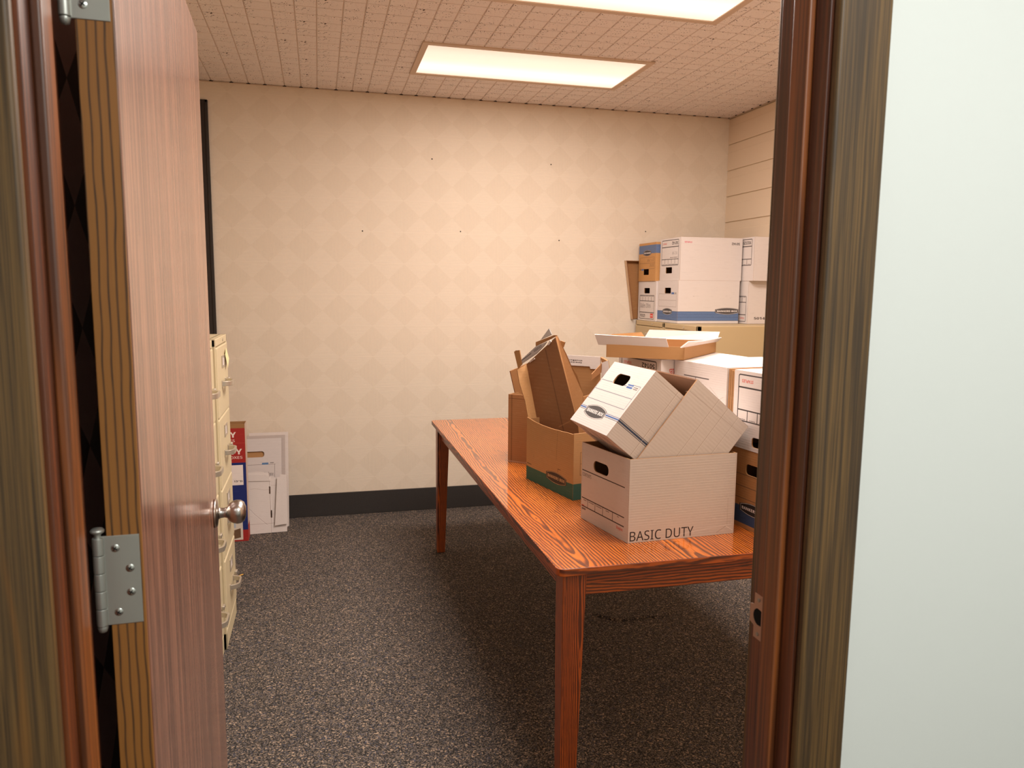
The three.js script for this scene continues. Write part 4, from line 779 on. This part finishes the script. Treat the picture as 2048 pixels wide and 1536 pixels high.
{
  const t = thing('flattened_box', 'flattened white file boxes with a handle hole, leaning on the back wall', 'cardboard', [-0.38, 0, -4.72]);
  const frontM = card(0.23, 0.55, (x, w, h) => {
    line(x, 0, h * 0.29, w * 0.84, h * 0.29, 3, '#5c5150'); line(x, w * 0.82, h * 0.29, w * 0.82, h * 0.62, 3, '#5c5150'); line(x, 0, h * 0.44, w * 0.82, h * 0.44, 2, '#5c5150'); line(x, 0, h * 0.55, w * 0.82, h * 0.55, 2, '#5c5150');
    x.fillStyle = '#53749c'; x.fillRect(w * 0.5, h * 0.27, w * 0.16, h * 0.022); scribble(x, w * 0.7, h * 0.27, w * 0.1, h * 0.01, 1); script(x, 'already done.', w * 0.36, h * 0.415, h * 0.055, w * 0.44, 'rgba(40,34,38,0.85)');
  }, { S: 1800, base: '#c8bfbc' });
  const sheetM = card(0.23, 0.55, null, { base: '#b3a7a2' });
  for (let i = 2; i >= 0; i--) {      // three sheets, each a little further back and up
    const dz = -0.017 * i, dx = 0.02 * i, dy = 0.015 * i, bl = V(-0.475 + dx, 0.0, -4.628 + dz), br = V(-0.2475 + dx, 0.0, -4.628 + dz), tr = V(-0.243 + dx, 0.535 + dy, -4.762 + dz), tl = V(-0.475 + dx, 0.535 + dy, -4.762 + dz);
    wpart('board', slab([bl, br, tr, tl], 0.007, { holes: i === 0 ? [[0.32, 0.825, 0.11, 0.036, 0.016]] : [] }), [frontM, sheetM, whiteBoard][i], t);
    if (i === 0) wpart('inner_board', slab([V(-0.47, 0.38, -4.7325), V(-0.30, 0.38, -4.7325), V(-0.30, 0.515, -4.7663), V(-0.47, 0.515, -4.7663)], 0.002), kraftBoard, t);
    if (i === 1) wpart('board', slab([V(-0.475, 0.53, -4.775), V(-0.25, 0.53, -4.775), V(-0.25, 0.544, -4.778), V(-0.475, 0.544, -4.778)], 0.006), kraftBoard, t);
  }
  const s = thing('flattened_box', 'lower folded white carton with two dark slots, in front of the taller flattened boxes', 'cardboard', [-0.33, 0, -4.58]);
  const m = card(0.235, 0.345, (x, w, h) => {
    line(x, w * 0.57, 0, w * 0.6, h, 4, 'rgba(105,80,74,0.65)'); line(x, w * 0.585, 0, w * 0.615, h, 3, 'rgba(255,252,250,0.7)'); line(x, 0, h * 0.09, w * 0.55, h * 0.08, 3, 'rgba(105,80,74,0.55)'); line(x, w * 0.1, h * 0.28, w * 0.56, h * 0.27, 2, 'rgba(105,80,74,0.55)'); line(x, 0, h * 0.55, w * 0.5, h * 0.86, 4, 'rgba(105,80,74,0.55)'); line(x, 0, h * 0.56, w * 0.5, h * 0.87, 3, 'rgba(255,252,250,0.6)'); line(x, 0, h * 0.84, w, h * 0.83, 3, 'rgba(105,80,74,0.55)'); line(x, w * 0.6, h * 0.2, w * 0.75, h * 0.2, 2, 'rgba(105,80,74,0.55)');
    x.save(); x.translate(w * 0.79, h * 0.68); x.rotate(-Math.PI / 2); scribble(x, 0, 0, h * 0.38, w * 0.014, 2, 'rgba(60,50,50,0.7)'); x.restore(); scribble(x, w * 0.9, h * 0.12, w * 0.05, h * 0.02, 2); line(x, w * 0.94, h * 0.74, w * 0.94, h * 0.86, 2, 'rgba(80,70,70,0.5)');
  }, { S: 2200 });
  wpart('board', slab([V(-0.445, 0.0, -4.548), V(-0.2085, 0.0, -4.548), V(-0.211, 0.335, -4.632), V(-0.45, 0.355, -4.637)], 0.02, { holes: [[0.575, 0.72, 0.009, 0.046, 0.003], [0.6, 0.32, 0.009, 0.046, 0.003]], outline: [[0.002, 0.002], [0.97, 0.012], [0.975, 0.09], [0.998, 0.1], [0.998, 0.985], [0.83, 0.998], [0.83, 0.93], [0.57, 0.95], [0.56, 1.01], [0.3, 1.03], [0.002, 0.99]] }), m, s);
  wpart('top_flap', slab([V(-0.44, 0.305, -4.6195), V(-0.305, 0.300, -4.6195), V(-0.318, 0.338, -4.628), V(-0.44, 0.345, -4.628)], 0.004), whiteBoth, s);
  wpart('front_flap', slab([V(-0.285, 0.045, -4.545), V(-0.212, 0.052, -4.545), V(-0.213, 0.325, -4.613), V(-0.268, 0.325, -4.613)], 0.003), whiteBoth, s);
}
{
  const t = thing('scrap', 'tiny yellow curl of paper on the carpet beside the file cabinet', 'scrap', [-0.426, 0, -3.8735]);
  wpart('paper_curl', flap([V(-0.449, 0.003, -3.868), V(-0.426, 0.005, -3.862), V(-0.403, 0.008, -3.88), V(-0.404, 0.009, -3.888), V(-0.426, 0.007, -3.874)], 0.001), std({ color: 0xd9a548, roughness: 0.8 }), t);
}

scene.traverse((o) => { if (o.isMesh) { o.castShadow = true; o.receiveShadow = true; } });
renderer.render(scene, camera);
